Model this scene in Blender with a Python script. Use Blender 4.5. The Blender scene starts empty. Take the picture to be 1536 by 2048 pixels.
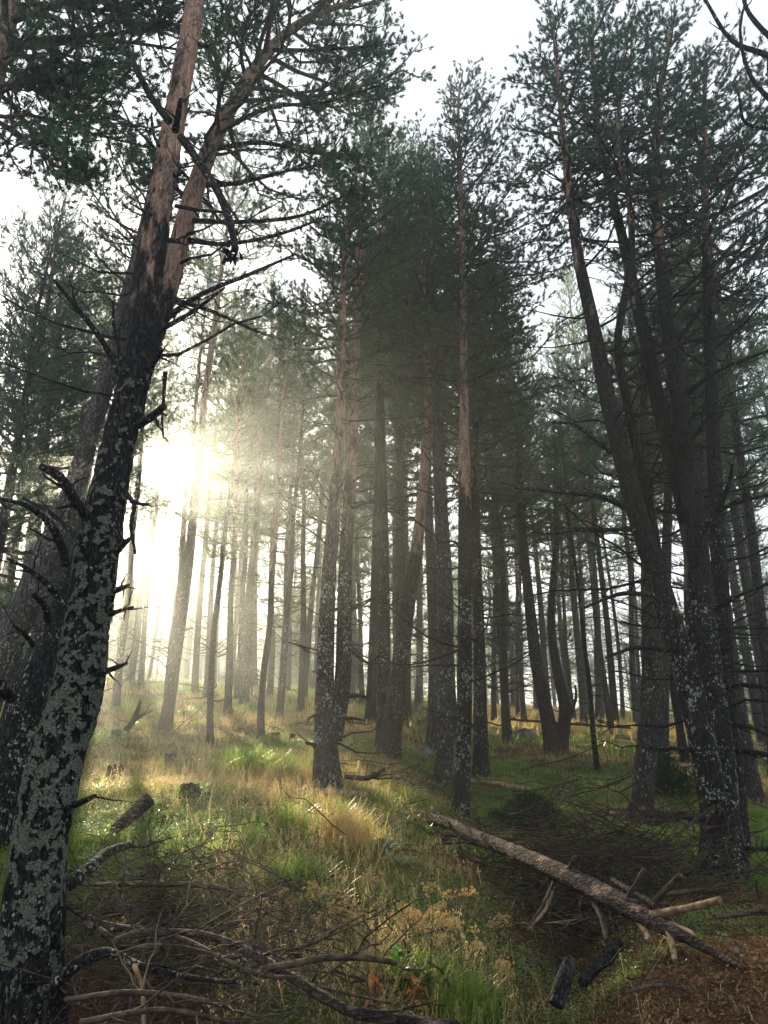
import bpy, math, random
import numpy as np
from mathutils import Vector

# ------------------------------------------------------------------ camera
PITCH = math.radians(20.0)
F = 1547.0                       # focal length in pixels of the 1536x2048 photograph
CAM = np.array([0.0, 0.0, 1.6])
scene = bpy.context.scene
C = scene.collection
cd = bpy.data.cameras.new("camera")
cam = bpy.data.objects.new("camera", cd)
C.objects.link(cam)
cam.location = CAM
cam.rotation_euler = (math.pi / 2 + PITCH, 0, 0)
cd.sensor_fit = 'VERTICAL'
cd.sensor_height = 36.0
cd.lens = 36.0 * F / 2048.0
cd.clip_start = 0.05
cd.clip_end = 3000
scene.camera = cam


def P(px, py, Y):
    """world point seen at photo pixel (px,py) standing Y metres ahead; also its camera depth"""
    u = (px - 768) / F
    v = (1024 - py) / F
    d = np.array([u, math.cos(PITCH) - v * math.sin(PITCH), math.sin(PITCH) + v * math.cos(PITCH)])
    t = Y / d[1]
    return CAM + d * t, t


# ------------------------------------------------------------------ sun and sky
sv, _ = P(248, 925, 50.0)      # hidden just behind the leaning trunk
S = sv - CAM
S = S / np.linalg.norm(S)        # towards the sun
SUN_EL = math.asin(S[2])
SUN_AZ = math.atan2(S[0], S[1])  # from +Y, clockwise positive
ld = bpy.data.lights.new("sun", 'SUN')
ld.energy = 5.0
ld.angle = math.radians(0.55)
ld.color = (1.0, 0.84, 0.58)
sun = bpy.data.objects.new("sun", ld)
C.objects.link(sun)
sun.location = (-20, 60, 40)
sun.rotation_euler = Vector(S).to_track_quat('Z', 'Y').to_euler()

world = bpy.data.worlds.new("World")
scene.world = world
world.use_nodes = True
nt = world.node_tree
nt.nodes.clear()
wo = nt.nodes.new('ShaderNodeOutputWorld')
bg = nt.nodes.new('ShaderNodeBackground')
sky = nt.nodes.new('ShaderNodeTexSky')
sky.sky_type = 'NISHITA'
sky.sun_disc = False
sky.sun_elevation = SUN_EL
sky.sun_rotation = SUN_AZ
sky.air_density = 1.0
sky.dust_density = 4.0
sky.ozone_density = 1.0
mx = nt.nodes.new('ShaderNodeMix')
mx.data_type = 'RGBA'
mx.inputs[0].default_value = 0.9
mx.inputs[7].default_value = (7.7, 8.3, 9.2, 1)     # thin bright cloud veiling the blue
nt.links.new(sky.outputs[0], mx.inputs[6])
nt.links.new(mx.outputs[2], bg.inputs[0])
bg.inputs[1].default_value = 0.05
nt.links.new(bg.outputs[0], wo.inputs[0])
scene.view_settings.view_transform = 'Standard'
scene.view_settings.look = 'None'
scene.view_settings.exposure = 1.6
scene.view_settings.gamma = 1.0
cy = scene.cycles
cy.max_bounces = 5
cy.diffuse_bounces = 3
cy.glossy_bounces = 1
cy.transmission_bounces = 3
cy.volume_bounces = 0
cy.transparent_max_bounces = 4
cy.sample_clamp_indirect = 4.0
cy.caustics_reflective = False
cy.caustics_refractive = False

rng = np.random.default_rng(11)

# ------------------------------------------------------------------ noise


def _h(i, j, k):
    n = (i * 374761393 + j * 668265263 + k * 2147483647 * 7 + 1013904223) & 0xffffffff
    n = ((n ^ (n >> 13)) * 1274126177) & 0xffffffff
    n = (n ^ (n >> 16)) & 0xffffffff
    return n.astype(np.float64) / 4294967295.0


def vnoise(p):
    p = np.asarray(p, float)
    f = np.floor(p)
    i = f.astype(np.int64)
    t = p - f
    t = t * t * (3 - 2 * t)
    r = 0
    for a in (0, 1):
        wa = t[..., 0] if a else 1 - t[..., 0]
        for b in (0, 1):
            wb = t[..., 1] if b else 1 - t[..., 1]
            for c in (0, 1):
                wc = t[..., 2] if c else 1 - t[..., 2]
                r = r + wa * wb * wc * _h(i[..., 0] + a, i[..., 1] + b, i[..., 2] + c)
    return r


def fbm(p, o=4):
    p = np.asarray(p, float)
    r, a, s = 0, 0.5, 0
    for k in range(o):
        r = r + a * vnoise(p * 2 ** k + 17.3 * k)
        s += a
        a *= 0.5
    return r / s


def n2(x, y, sc, o=3, z=0.0):
    return fbm(np.stack([np.asarray(x, float) * sc + 100, np.asarray(y, float) * sc + 100, np.zeros_like(np.asarray(x, float)) + z], -1), o)


def ss(x, a, b):
    t = np.clip((np.asarray(x, float) - a) / (b - a), 0, 1)
    return t * t * (3 - 2 * t)


# ------------------------------------------------------------------ terrain
_py = np.array([-30, -5, 0, 2, 3.5, 5, 7, 9, 11, 14, 18, 24, 32, 42, 60, 120, 400])
_pz = np.array([-.3, 0, 0, .05, .33, .62, 1.06, 1.43, 1.72, 2.25, 2.98, 4.0, 5.35, 6.6, 7.0, 2.0, 0.0])
_ty = np.linspace(-30, 400, 4301)
_tz = np.interp(_ty, _py, _pz)
_k = np.hanning(15)
_tz = np.convolve(np.pad(_tz, 7, mode='edge'), _k / _k.sum(), mode='valid')


def gz(x, y, fine=True):
    x = np.asarray(x, float)
    y = np.asarray(y, float)
    z = np.interp(y, _ty, _tz)
    z = z - 0.46 * ss(x, -0.3, 1.3) * ss(y, 4.5, 9.5) * (1 - 0.5 * ss(y, 14, 30))
    z = z - 0.055 * x * ss(y, 12, 30) * (1 - ss(y, 60, 110)) * (1 - ss(np.abs(x), 25, 60))
    z = z + 0.22 * np.exp(-((x + 2.6) / 1.8) ** 2 - ((y - 8) / 2.2) ** 2)
    z = z + 0.16 * np.exp(-((x + 0.7) / 0.9) ** 2 - ((y - 7.2) / 1.3) ** 2)
    # little gully running down beneath the fallen trunk
    cx = 0.75 + 0.33 * (y - 4.6)
    z = z - 0.42 * np.exp(-((x - cx) / 0.55) ** 2) * ss(y, 3.2, 4.6) * (1 - ss(y, 7.0, 8.6))
    z = z - 0.5 * np.exp(-((x + 2.5) / 1.5) ** 2 - ((y - 4.2) / 1.3) ** 2)
    # brown bank, near right
    z = z + 0.22 * np.exp(-((x - 2.3) / 0.9) ** 2 - ((y - 4.6) / 0.9) ** 2)
    if fine:
        z = z + (n2(x, y, 0.45, 3) - 0.5) * 0.20 * ss(y, 2, 6) + (n2(x, y, 2.1, 3, 3.3) - 0.5) * 0.16
        z = z + (n2(x, y, 9.0, 2, 5.3) - 0.5) * 0.045
    return z


# ------------------------------------------------------------------ where the sun reaches the ground
# gaps in the canopy: (x, y, rx, ry) on the ground
_g, _ = P(312, 932, 50.0)
GAP = (_g - CAM) / np.linalg.norm(_g - CAM)
_g, _ = P(172, 955, 50.0)
GAP2 = (_g - CAM) / np.linalg.norm(_g - CAM)
POOLS = [(0.05, 4.7, 0.85, 1.6), (-0.9, 6.9, .85, 1.3), (-2.9, 8.8, 0.7, 0.9), (-1.3, 10.2, 1.0, .8), (6.2, 22, 4.6, 2.4), (7.4, 13.0, 1.2, .9),
         (2.6, 8.9, 1.3, 0.5), (3.9, 10.2, 1.0, 0.5), (-4.2, 17, 1.1, 1.0), (3.2, 4.2, .5, .35), (0.65, 4.4, .8, 1.3)]


def sunlit(p):
    """is this point of the crowns in a gap through which the sun reaches a pool of light"""
    p = np.asarray(p, float)
    z = np.full(len(p), 1.6)
    for _ in range(11):
        t = (p[:, 2] - z) / S[2]
        lx = p[:, 0] - S[0] * t
        ly = p[:, 1] - S[1] * t
        z = gz(lx, ly, False)
    m = np.zeros(len(p), bool)
    w = 1.1 + 0.6 * (n2(lx, ly, 1.1, 3, 9.1) - 0.5) * 2
    for (cx, cyy, rx, ry) in POOLS:
        m |= (((lx - cx) / rx) ** 2 + ((ly - cyy) / ry) ** 2) < w
    # the gap beside the leaning trunk where the bright sky and the beams come through
    q = p - CAM
    a = q @ GAP
    d = np.linalg.norm(q - a[:, None] * GAP, axis=1)
    q2 = q @ GAP2
    d2 = np.linalg.norm(q - q2[:, None] * GAP2, axis=1)
    m |= (d2 < q2 * (0.006 + 0.026 * n2(q[:, 0] * 2, q[:, 2] * 2, 1.0, 2))) & (q2 > 10)
    m |= (d < a * (0.008 + 0.028 * n2(q[:, 0] * 2, q[:, 2] * 2, 1.0, 2))) & (a > 10)
    return m


# ------------------------------------------------------------------ mesh helpers
class Buf:
    def __init__(s):
        s.v, s.f3, s.f4, s.m3, s.m4, s.a, s.n = [], [], [], [], [], [], 0

    def add(s, v, f, mat=0, attr=None):
        v = np.asarray(v, float).reshape(-1, 3)
        f = np.asarray(f, np.int64)
        if len(v) == 0 or len(f) == 0:
            return
        if f.shape[1] == 3:
            s.f3.append(f + s.n)
            s.m3.append(np.full(len(f), mat))
        else:
            s.f4.append(f + s.n)
            s.m4.append(np.full(len(f), mat))
        s.v.append(v)
        if attr is None:
            attr = np.zeros((len(v), 2))
        s.a.append(np.broadcast_to(np.asarray(attr, float), (len(v), 2)))
        s.n += len(v)

    def mesh(s, name, mats, origin=(0, 0, 0), smooth=True):
        me = bpy.data.meshes.new(name)
        if s.n == 0:
            return me
        v = np.concatenate(s.v) - np.asarray(origin)
        a = np.concatenate(s.a)
        f3 = np.concatenate(s.f3) if s.f3 else np.zeros((0, 3), int)
        f4 = np.concatenate(s.f4) if s.f4 else np.zeros((0, 4), int)
        mi = np.concatenate([np.concatenate(s.m3) if s.m3 else np.zeros(0), np.concatenate(s.m4) if s.m4 else np.zeros(0)]).astype(np.int32)
        me.vertices.add(len(v))
        me.vertices.foreach_set('co', v.astype(np.float32).ravel())
        loops = np.concatenate([f3.ravel(), f4.ravel()]).astype(np.int32)
        me.loops.add(len(loops))
        me.loops.foreach_set('vertex_index', loops)
        me.polygons.add(len(f3) + len(f4))
        st = np.concatenate([np.arange(len(f3)) * 3, len(f3) * 3 + np.arange(len(f4)) * 4]).astype(np.int32)
        me.polygons.foreach_set('loop_start', st)
        me.polygons.foreach_set('material_index', mi)
        me.polygons.foreach_set('use_smooth', np.full(len(mi), smooth))
        for m in mats:
            me.materials.append(m)
        for k, nm in enumerate(('tone', 'extra')):
            at = me.attributes.new(nm, 'FLOAT', 'POINT')
            at.data.foreach_set('value', a[:, k].astype(np.float32))
        me.update(calc_edges=True)
        return me


def link(name, data, parent=None, loc=None):
    o = bpy.data.objects.new(name, data)
    C.objects.link(o)
    if parent is not None:
        o.parent = parent
    if loc is not None:
        o.location = loc
    return o


def tag(o, label, cat, group=None):
    o['label'] = label
    o['category'] = cat
    if group:
        o['group'] = group
    return o


def kind(o, k):
    o['kind'] = k
    return o


def cr(pts, n):
    """Catmull-Rom through rows of pts (any columns)"""
    p = np.asarray(pts, float)
    if len(p) == 2:
        t = np.linspace(0, 1, n)[:, None]
        return p[0] * (1 - t) + p[1] * t
    q = np.vstack([2 * p[0] - p[1], p, 2 * p[-1] - p[-2]])
    u = np.linspace(0, len(p) - 1, n)
    i = np.minimum(u.astype(int), len(p) - 2)
    t = (u - i)[:, None]
    a, b, c, d = q[i], q[i + 1], q[i + 2], q[i + 3]
    return 0.5 * (2 * b + (c - a) * t + (2 * a - 5 * b + 4 * c - d) * t ** 2 + (3 * b - a - 3 * c + d) * t ** 3)


def tube(buf, path, rad, sides=8, mat=0, attr=None, rough=0.0, rs=6.0, cap=True, plates=False):
    path = np.asarray(path, float)
    rad = np.maximum(np.asarray(rad, float), 0.0005)
    n = len(path)
    T = np.gradient(path, axis=0)
    T /= np.linalg.norm(T, axis=1)[:, None] + 1e-9
    ref = np.array([1.0, 0.13, 0.07]) if abs(T[0, 0]) < 0.8 else np.array([0.1, 0.2, 1.0])
    N = ref - T * (T @ ref)[:, None]
    N /= np.linalg.norm(N, axis=1)[:, None] + 1e-9
    B = np.cross(T, N)
    a = np.linspace(0, 2 * math.pi, sides, endpoint=False)
    ring = np.cos(a)[None, :, None] * N[:, None, :] + np.sin(a)[None, :, None] * B[:, None, :]
    R = np.repeat(rad[:, None], sides, 1)
    base = path[:, None, :] + ring * R[:, :, None]
    if rough > 0:
        d = fbm(base * np.array([rs, rs, rs * 0.45]), 3) - 0.5
        if plates:
            e = fbm(base * np.array([rs * 3.2, rs * 3.2, rs * 0.9]) + 31, 3)
            d = d * 0.8 + 1.6 * (np.clip(np.abs(e - 0.5) * 7, 0, 1) - 0.6) * 0.35
        R = R * (1 + rough * d * 2)
        base = path[:, None, :] + ring * R[:, :, None]
    v = base.reshape(-1, 3)
    i = np.arange(n - 1)[:, None] * sides
    j = np.arange(sides)[None, :]
    j2 = (j + 1) % sides
    f = np.stack([i + j, i + j2, i + sides + j2, i + sides + j], -1).reshape(-1, 4)
    if attr is None:
        at = np.zeros((len(v), 2))
    else:
        at = np.asarray(attr, float)
        at = np.repeat(at, sides, 0) if at.ndim == 2 else np.broadcast_to(at, (len(v), 2))
    buf.add(v, f, mat, at)
    if cap:
        for e, (k, fl) in enumerate(((0, 1), (n - 1, 0))):
            cv = np.vstack([base[k], path[k][None]])
            jj = np.arange(sides)
            tri = np.stack([jj, (jj + 1) % sides, np.full(sides, sides)], -1)
            if fl:
                tri = tri[:, ::-1]
            buf.add(cv, tri, mat, at[(0 if fl else -1)])


def unit(v):
    v = np.asarray(v, float)
    return v / (np.linalg.norm(v) + 1e-9)


# ------------------------------------------------------------------ materials
def mat_new(name):
    m = bpy.data.materials.new(name)
    m.use_nodes = True
    m.node_tree.nodes.clear()
    return m, m.node_tree


class NT:
    def __init__(s, t):
        s.t = t

    def n(s, ty, **kw):
        nd = s.t.nodes.new(ty)
        for k, v in kw.items():
            setattr(nd, k, v)
        return nd

    def l(s, a, b):
        s.t.links.new(a, b)

    def val(s, x, sock):
        if hasattr(x, 'is_output') or isinstance(x, bpy.types.NodeSocket):
            s.l(x, sock)
        else:
            sock.default_value = x

    def noise(s, vec, scale, det=4, rough=0.6):
        nd = s.n('ShaderNodeTexNoise')
        nd.inputs['Scale'].default_value = scale
        nd.inputs['Detail'].default_value = det
        nd.inputs['Roughness'].default_value = rough
        if vec is not None:
            s.l(vec, nd.inputs['Vector'])
        return nd.outputs[0]

    def voro(s, vec, scale, feat='F1', rnd=1.0):
        nd = s.n('ShaderNodeTexVoronoi', feature=feat)
        nd.inputs['Scale'].default_value = scale
        nd.inputs['Randomness'].default_value = rnd
        s.l(vec, nd.inputs['Vector'])
        return nd

    def ramp(s, x, a, b):
        nd = s.n('ShaderNodeMapRange', interpolation_type='SMOOTHSTEP')
        s.l(x, nd.inputs[0])
        nd.inputs[1].default_value = a
        nd.inputs[2].default_value = b
        return nd.outputs[0]

    def mix(s, f, a, b):
        nd = s.n('ShaderNodeMix', data_type='RGBA')
        s.val(f, nd.inputs[0])
        s.val(a if not isinstance(a, tuple) else (*a, 1), nd.inputs[6])
        s.val(b if not isinstance(b, tuple) else (*b, 1), nd.inputs[7])
        return nd.outputs[2]

    def math(s, op, a, b=0.0):
        nd = s.n('ShaderNodeMath', operation=op)
        s.val(a, nd.inputs[0])
        s.val(b, nd.inputs[1])
        return nd.outputs[0]

    def attr(s, name):
        return s.n('ShaderNodeAttribute', attribute_name=name).outputs['Fac']

    def coords(s, sc=(1, 1, 1), which='Object'):
        tc = s.n('ShaderNodeTexCoord')
        mp = s.n('ShaderNodeMapping')
        mp.inputs['Scale'].default_value = sc
        s.l(tc.outputs[which], mp.inputs[0])
        return mp.outputs[0]

    def bump(s, h, st, dist):
        nd = s.n('ShaderNodeBump')
        nd.inputs['Strength'].default_value = st
        nd.inputs['Distance'].default_value = dist
        s.l(h, nd.inputs['Height'])
        return nd.outputs[0]

    def out(s, col, rough=0.9, normal=None, spec=0.2, transl=None, tfac=0.4):
        o = s.n('ShaderNodeOutputMaterial')
        p = s.n('ShaderNodeBsdfPrincipled')
        s.val(col if not isinstance(col, tuple) else (*col, 1), p.inputs['Base Color'])
        s.val(rough, p.inputs['Roughness'])
        p.inputs['Specular IOR Level'].default_value = spec
        if normal is not None:
            s.l(normal, p.inputs['Normal'])
        if transl is None:
            s.l(p.outputs[0], o.inputs[0])
        else:
            t = s.n('ShaderNodeBsdfTranslucent')
            s.val(transl if not isinstance(transl, tuple) else (*transl, 1), t.inputs[0])
            mxs = s.n('ShaderNodeMixShader')
            mxs.inputs[0].default_value = tfac
            s.l(p.outputs[0], mxs.inputs[1])
            s.l(t.outputs[0], mxs.inputs[2])
            s.l(mxs.outputs[0], o.inputs[0])


def bark_mat(name, base1, base2, lich, lsc=26.0, st=(1, 1, 0.33)):
    m, t = mat_new(name)
    k = NT(t)
    co = k.coords(st)
    co2 = k.coords((1, 1, 0.8))
    wv = k.n('ShaderNodeVectorMath', operation='ADD')
    ns = k.n('ShaderNodeTexNoise')
    ns.inputs['Scale'].default_value = 9
    k.l(co, ns.inputs['Vector'])
    scl = k.n('ShaderNodeVectorMath', operation='SCALE')
    k.l(ns.outputs['Color'], scl.inputs[0])
    scl.inputs['Scale'].default_value = 0.28
    k.l(co, wv.inputs[0])
    k.l(scl.outputs[0], wv.inputs[1])
    vo = k.voro(wv.outputs[0], 24, 'DISTANCE_TO_EDGE')
    fis = k.ramp(k.math('ADD', vo.outputs['Distance'], k.math('MULTIPLY', k.math('SUBTRACT', k.noise(co, 30, 4, .7), .5), .35)), 0.0, 0.26)
    fine = k.noise(co, 60, 5, 0.7)
    big = k.noise(co2, 1.7, 3)
    dark = k.mix(fis, tuple(x * 0.30 for x in base1), k.mix(fine, base1, base2))
    flake = k.noise(co, 13, 5, 0.75)
    org = k.mix(k.ramp(flake, 0.46, 0.58), (0.36, 0.20, 0.13), (0.07, 0.048, 0.04))
    org = k.mix(k.ramp(fine, 0.35, 0.75), org, (0.48, 0.35, 0.27))
    tn = k.math('ADD', k.attr('tone'), k.math('MULTIPLY', k.math('SUBTRACT', k.noise(co, 7, 6, .7), 0.5), 2.2))
    col = k.mix(k.ramp(tn, 0.35, 0.7), dark, org)
    # lichen
    wl = k.n('ShaderNodeVectorMath', operation='ADD')
    s2 = k.n('ShaderNodeVectorMath', operation='SCALE')
    n3 = k.n('ShaderNodeTexNoise')
    n3.inputs['Scale'].default_value = 40
    k.l(co2, n3.inputs['Vector'])
    k.l(n3.outputs['Color'], s2.inputs[0])
    s2.inputs['Scale'].default_value = 0.05
    k.l(co2, wl.inputs[0])
    k.l(s2.outputs[0], wl.inputs[1])
    vl = k.voro(wl.outputs[0], lsc)
    cell = k.n('ShaderNodeSeparateColor')
    k.l(vl.outputs['Color'], cell.inputs[0])
    thr = k.math('MULTIPLY', cell.outputs[0], k.math('MULTIPLY', k.attr('extra'), k.ramp(k.noise(co2, 4, 3), 0.33, 0.6)))
    lf = k.math('GREATER_THAN', k.math('SUBTRACT', k.math('MULTIPLY', thr, 0.75), vl.outputs['Distance']), 0.0)
    lf = k.math('MULTIPLY', lf, k.ramp(fine, 0.3, 0.55))
    lc = k.mix(cell.outputs[1], lich, (0.40, 0.44, 0.36))
    col = k.mix(lf, col, lc)
    h = k.math('ADD', k.math('MULTIPLY', fis, 0.7), k.math('MULTIPLY', fine, 0.35))
    h = k.math('ADD', h, k.math('MULTIPLY', lf, 0.35))
    k.out(col, 0.92, k.bump(h, 0.9, 0.025), 0.15)
    return m


M = {}
M['bark'] = bark_mat('bark', (0.055, 0.048, 0.044), (0.11, 0.095, 0.085), (0.20, 0.24, 0.19), 34)
M['bark_dark'] = bark_mat('bark_dark', (0.022, 0.021, 0.021), (0.046, 0.043, 0.041), (0.24, 0.28, 0.23), 36)
M['bark_far'] = bark_mat('bark_far', (0.06, 0.055, 0.052), (0.12, 0.11, 0.10), (0.20, 0.24, 0.20))

M['bark_hazed'] = bark_mat('bark_hazed', (0.12, 0.105, 0.095), (0.20, 0.18, 0.16), (0.24, 0.27, 0.22))  # bark colour lightened to imitate sunlit haze over the two slanting trunks
M['bark_log'] = bark_mat('bark_log', (0.045, 0.036, 0.032), (0.10, 0.075, 0.06), (0.20, 0.24, 0.20), st=(.45, .5, 1.2))


def simple_noise(name, a, b, sc, rough=0.9, transl=None, tfac=0.4, bump=None, attr=True):
    m, t = mat_new(name)
    k = NT(t)
    co = k.coords()
    f = k.ramp(k.noise(co, sc, 4, 0.65), 0.3, 0.7)
    if attr:
        f = k.attr('tone')
        f = k.math('ADD', k.math('MULTIPLY', f, 0.8), k.math('MULTIPLY', k.noise(co, sc, 3), 0.25))
    col = k.mix(f, a, b)
    tr = None
    if transl is not None:
        tr = k.mix(f, tuple(x * 1.0 for x in transl), tuple(min(1, x * 1.5) for x in transl))
    k.out(col, rough, k.bump(k.noise(co, sc * 3, 4), 0.6, bump) if bump else None, 0.5 if rough < .55 else 0.12, tr, tfac)
    return m


M['needle'] = simple_noise('pine_needle', (0.020, 0.056, 0.038), (0.068, 0.135, 0.070), 3.0, 0.5, (0.05, 0.13, 0.05), 0.38)
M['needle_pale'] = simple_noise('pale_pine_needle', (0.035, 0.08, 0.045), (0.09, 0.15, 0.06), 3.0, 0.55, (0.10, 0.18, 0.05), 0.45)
M['spruce'] = simple_noise('spruce_needle', (0.012, 0.04, 0.022), (0.03, 0.085, 0.035), 3.0, 0.6, (0.03, 0.09, 0.03), 0.3)
M['twig'] = simple_noise('twig_wood', (0.045, 0.036, 0.030), (0.11, 0.085, 0.07), 20, 0.9, attr=False)
M['deadwood'] = simple_noise('dead_wood', (0.018, 0.014, 0.012), (0.095, 0.068, 0.052), 18, 0.9, bump=0.012, attr=False)
M['palewood'] = simple_noise('split_pale_wood', (0.10, 0.065, 0.04), (0.36, 0.25, 0.15), 16, 0.85, bump=0.012, attr=False)
M['lichen'] = simple_noise('lichen', (0.055, 0.062, 0.042), (0.33, 0.36, 0.29), 25, 0.95, (0.2, 0.24, 0.18), 0.2)
M['grass'] = simple_noise('grass_blade', (0.075, 0.14, 0.022), (0.22, 0.28, 0.055), 2.0, 0.4, (0.2, 0.32, 0.04), 0.5)
M['straw'] = simple_noise('dry_grass', (0.32, 0.22, 0.08), (0.68, 0.54, 0.25), 2.0, 0.5, (0.55, 0.42, 0.15), 0.5)
M['leaf'] = simple_noise('herb_leaf', (0.035, 0.085, 0.03), (0.14, 0.23, 0.06), 2.0, 0.32, (0.17, 0.33, 0.05), 0.42)
M['rust'] = simple_noise('rust_leaf', (0.22, 0.07, 0.02), (0.50, 0.20, 0.05), 2.0, 0.7, (0.5, 0.18, 0.04), 0.4)
M['mullein'] = simple_noise('felted_leaf', (0.14, 0.20, 0.12), (0.30, 0.37, 0.25), 8.0, 0.9, (0.3, 0.4, 0.25), 0.25)
M['seed'] = simple_noise('seed', (0.34, 0.23, 0.09), (0.70, 0.55, 0.27), 8.0, 0.6, (0.6, 0.45, 0.22), 0.45)
M['rock'] = simple_noise('rock', (0.05, 0.052, 0.045), (0.20, 0.20, 0.18), 5.0, 0.9, bump=0.03, attr=False)
M['litter'] = simple_noise('needle_litter', (0.10, 0.05, 0.025), (0.24, 0.13, 0.06), 5.0, 0.9)

# ground material: brown litter, soil, moss and thatch mixed by the 'tone' (green) and 'extra' (straw) attributes
m, t = mat_new('forest_floor')
k = NT(t)
co = k.coords()
nA = k.noise(co, 1.3, 6, 0.65)
nB = k.noise(co, 11, 6, 0.7)
nC = k.noise(co, 70, 4, 0.7)
soil = k.mix(k.ramp(nB, 0.35, 0.65), (0.035, 0.022, 0.014), (0.12, 0.065, 0.036))
soil = k.mix(k.ramp(nC, 0.5, 0.75), soil, (0.22, 0.13, 0.075))
moss = k.mix(k.ramp(nC, 0.35, 0.7), (0.035, 0.060, 0.014), (0.15, 0.19, 0.045))
thatch = k.mix(k.ramp(nC, 0.35, 0.65), (0.10, 0.075, 0.028), (0.30, 0.21, 0.08))
gf = k.math('ADD', k.attr('tone'), k.math('MULTIPLY', k.math('SUBTRACT', nB, 0.5), 1.2))
sf = k.math('ADD', k.attr('extra'), k.math('MULTIPLY', k.math('SUBTRACT', nA, 0.5), 1.4))
col = k.mix(k.ramp(gf, 0.3, 0.6), soil, moss)
col = k.mix(k.math('MULTIPLY', k.ramp(sf, 0.35, 0.75), 0.75), col, thatch)
hh = k.math('ADD', nB, k.math('MULTIPLY', nC, 0.5))
k.out(col, 0.95, k.bump(hh, 1.0, 0.06), 0.1)
M['ground'] = m


# ------------------------------------------------------------------ zones of the forest floor
def zones(x, y):
    """green and straw weights 0..1 (the rest is brown litter)"""
    x = np.asarray(x, float)
    y = np.asarray(y, float)
    nz = n2(x, y, 0.55, 3, 21.0)
    n1 = n2(x, y, 1.7, 2, 2.2)
    left = 1 - ss(x, 0.0, 1.3)
    g = 0.45 + 0.25 * left
    g = g - 0.85 * ss(x, 0.7, 1.5) * (1 - ss(y, 6.8, 7.8))                     # brown bank near right
    g = g - 0.8 * np.exp(-((x + 1.5) / 1.1) ** 2 - ((y - 4.6) / 0.9) ** 2)    # brush and litter, near left
    g = g + 0.45 * np.exp(-((y - 9.0) / 1.5) ** 2) * ss(x, 0.9, 1.6)           # green strip behind the log
    g = g + 0.08 * np.exp(-((y - 14) / 3.2) ** 2) * ss(x, 0, 2)
    s_extra = 0.2 * np.exp(-((y - 13) / 3.) ** 2) * ss(x, 1, 3)
    g = g + 0.2 * np.exp(-((x - 1.1) / 0.5) ** 2 - ((y - 5) / 1.2) ** 2) 
    s = 0.30 + 0.35 * left * ss(y, 5.5, 8) * (1 - ss(y, 20, 30))
    s = s + 0.45 * np.exp(-((x + 0.1) / 0.7) ** 2 - ((y - 5.3) / 0.9) ** 2)
    s = s + 0.3 * ss(y, 18, 24) * ss(x, 1, 4) + .22 * left * ss(y, 8, 10)
    g = g - .14 * left * ss(y, 8, 10)
    s = s - 0.4 * ss(x, 0.9, 1.9) * (1 - ss(y, 8, 11)) - .5 * np.exp(-((x + 1.5) / 1.1) ** 2 - ((y - 4.6) / 0.9) ** 2)
    s = s + s_extra
    g = np.clip(g + (nz - 0.5) * 1.1 + (n1 - .5) * .6, 0, 1)
    s = np.clip(s + (0.5 - nz) * 0.9 + (n1 - .5) * .5, 0, 1)
    return g, s


# ------------------------------------------------------------------ the ground sheet
def build_ground():
    ys = np.concatenate([np.linspace(-12, 2, 12, endpoint=False), np.linspace(2, 13, 300, endpoint=False),
                         np.linspace(13, 35, 190, endpoint=False), np.linspace(35, 70, 60, endpoint=False), np.linspace(70, 395, 30)])
    xs = np.concatenate([-np.geomspace(250, 8, 24, endpoint=False), np.linspace(-8, -4.5, 40, endpoint=False), np.linspace(-4.5, 4.5, 250, endpoint=False),
                         np.linspace(4.5, 8, 40, endpoint=False), np.geomspace(8, 250, 25)])
    # widen sideways with distance so that the sheet is dense where it is seen
    X, Y = np.meshgrid(xs, ys)
    sc = 1 + np.clip(Y - 8, 0, 40) / 14
    X = np.where(np.abs(X) < 8, X * sc, np.sign(X) * (8 * sc + (np.abs(X) - 8)))
    Z = gz(X, Y)
    v = np.stack([X, Y, Z], -1).reshape(-1, 3)
    ny, nx = X.shape
    i = np.arange(ny - 1)[:, None] * nx + np.arange(nx - 1)[None, :]
    f = np.stack([i, i + 1, i + 1 + nx, i + nx], -1).reshape(-1, 4)
    g, s = zones(v[:, 0], v[:, 1])
    b = Buf()
    b.add(v, f, 0, np.stack([g, s], -1))
    o = link('ground', b.mesh('ground', [M['ground']]))
    kind(o, 'structure')


build_ground()

# ------------------------------------------------------------------ needles and shoots
def shoot_template(K, L, nl, w, seed):
    r = np.random.default_rng(seed)
    V = []
    for q in range(K):
        z = L * (0.15 + 0.85 * q / K)
        az = q * 2.399 + r.uniform(-.3, .3)
        el = math.radians(r.uniform(28, 62)) if q < K - 3 else math.radians(r.uniform(5, 25))
        d = np.array([math.sin(el) * math.cos(az), math.sin(el) * math.sin(az), math.cos(el)])
        sd = unit(np.cross(d, r.normal(size=3))) * w
        b0 = np.array([0, 0, z])
        l = nl * r.uniform(.8, 1.15)
        V += [b0 - sd, b0 + sd, b0 + d * l]
    return np.array(V)


SH = [shoot_template(20, 0.075, 0.052, 0.0055, 3), shoot_template(20, 0.065, 0.055, 0.0055, 4)]
SHF = [shoot_template(8, 0.11, 0.10, 0.010, 5)]      # fewer, broader needles for trees far off


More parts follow.
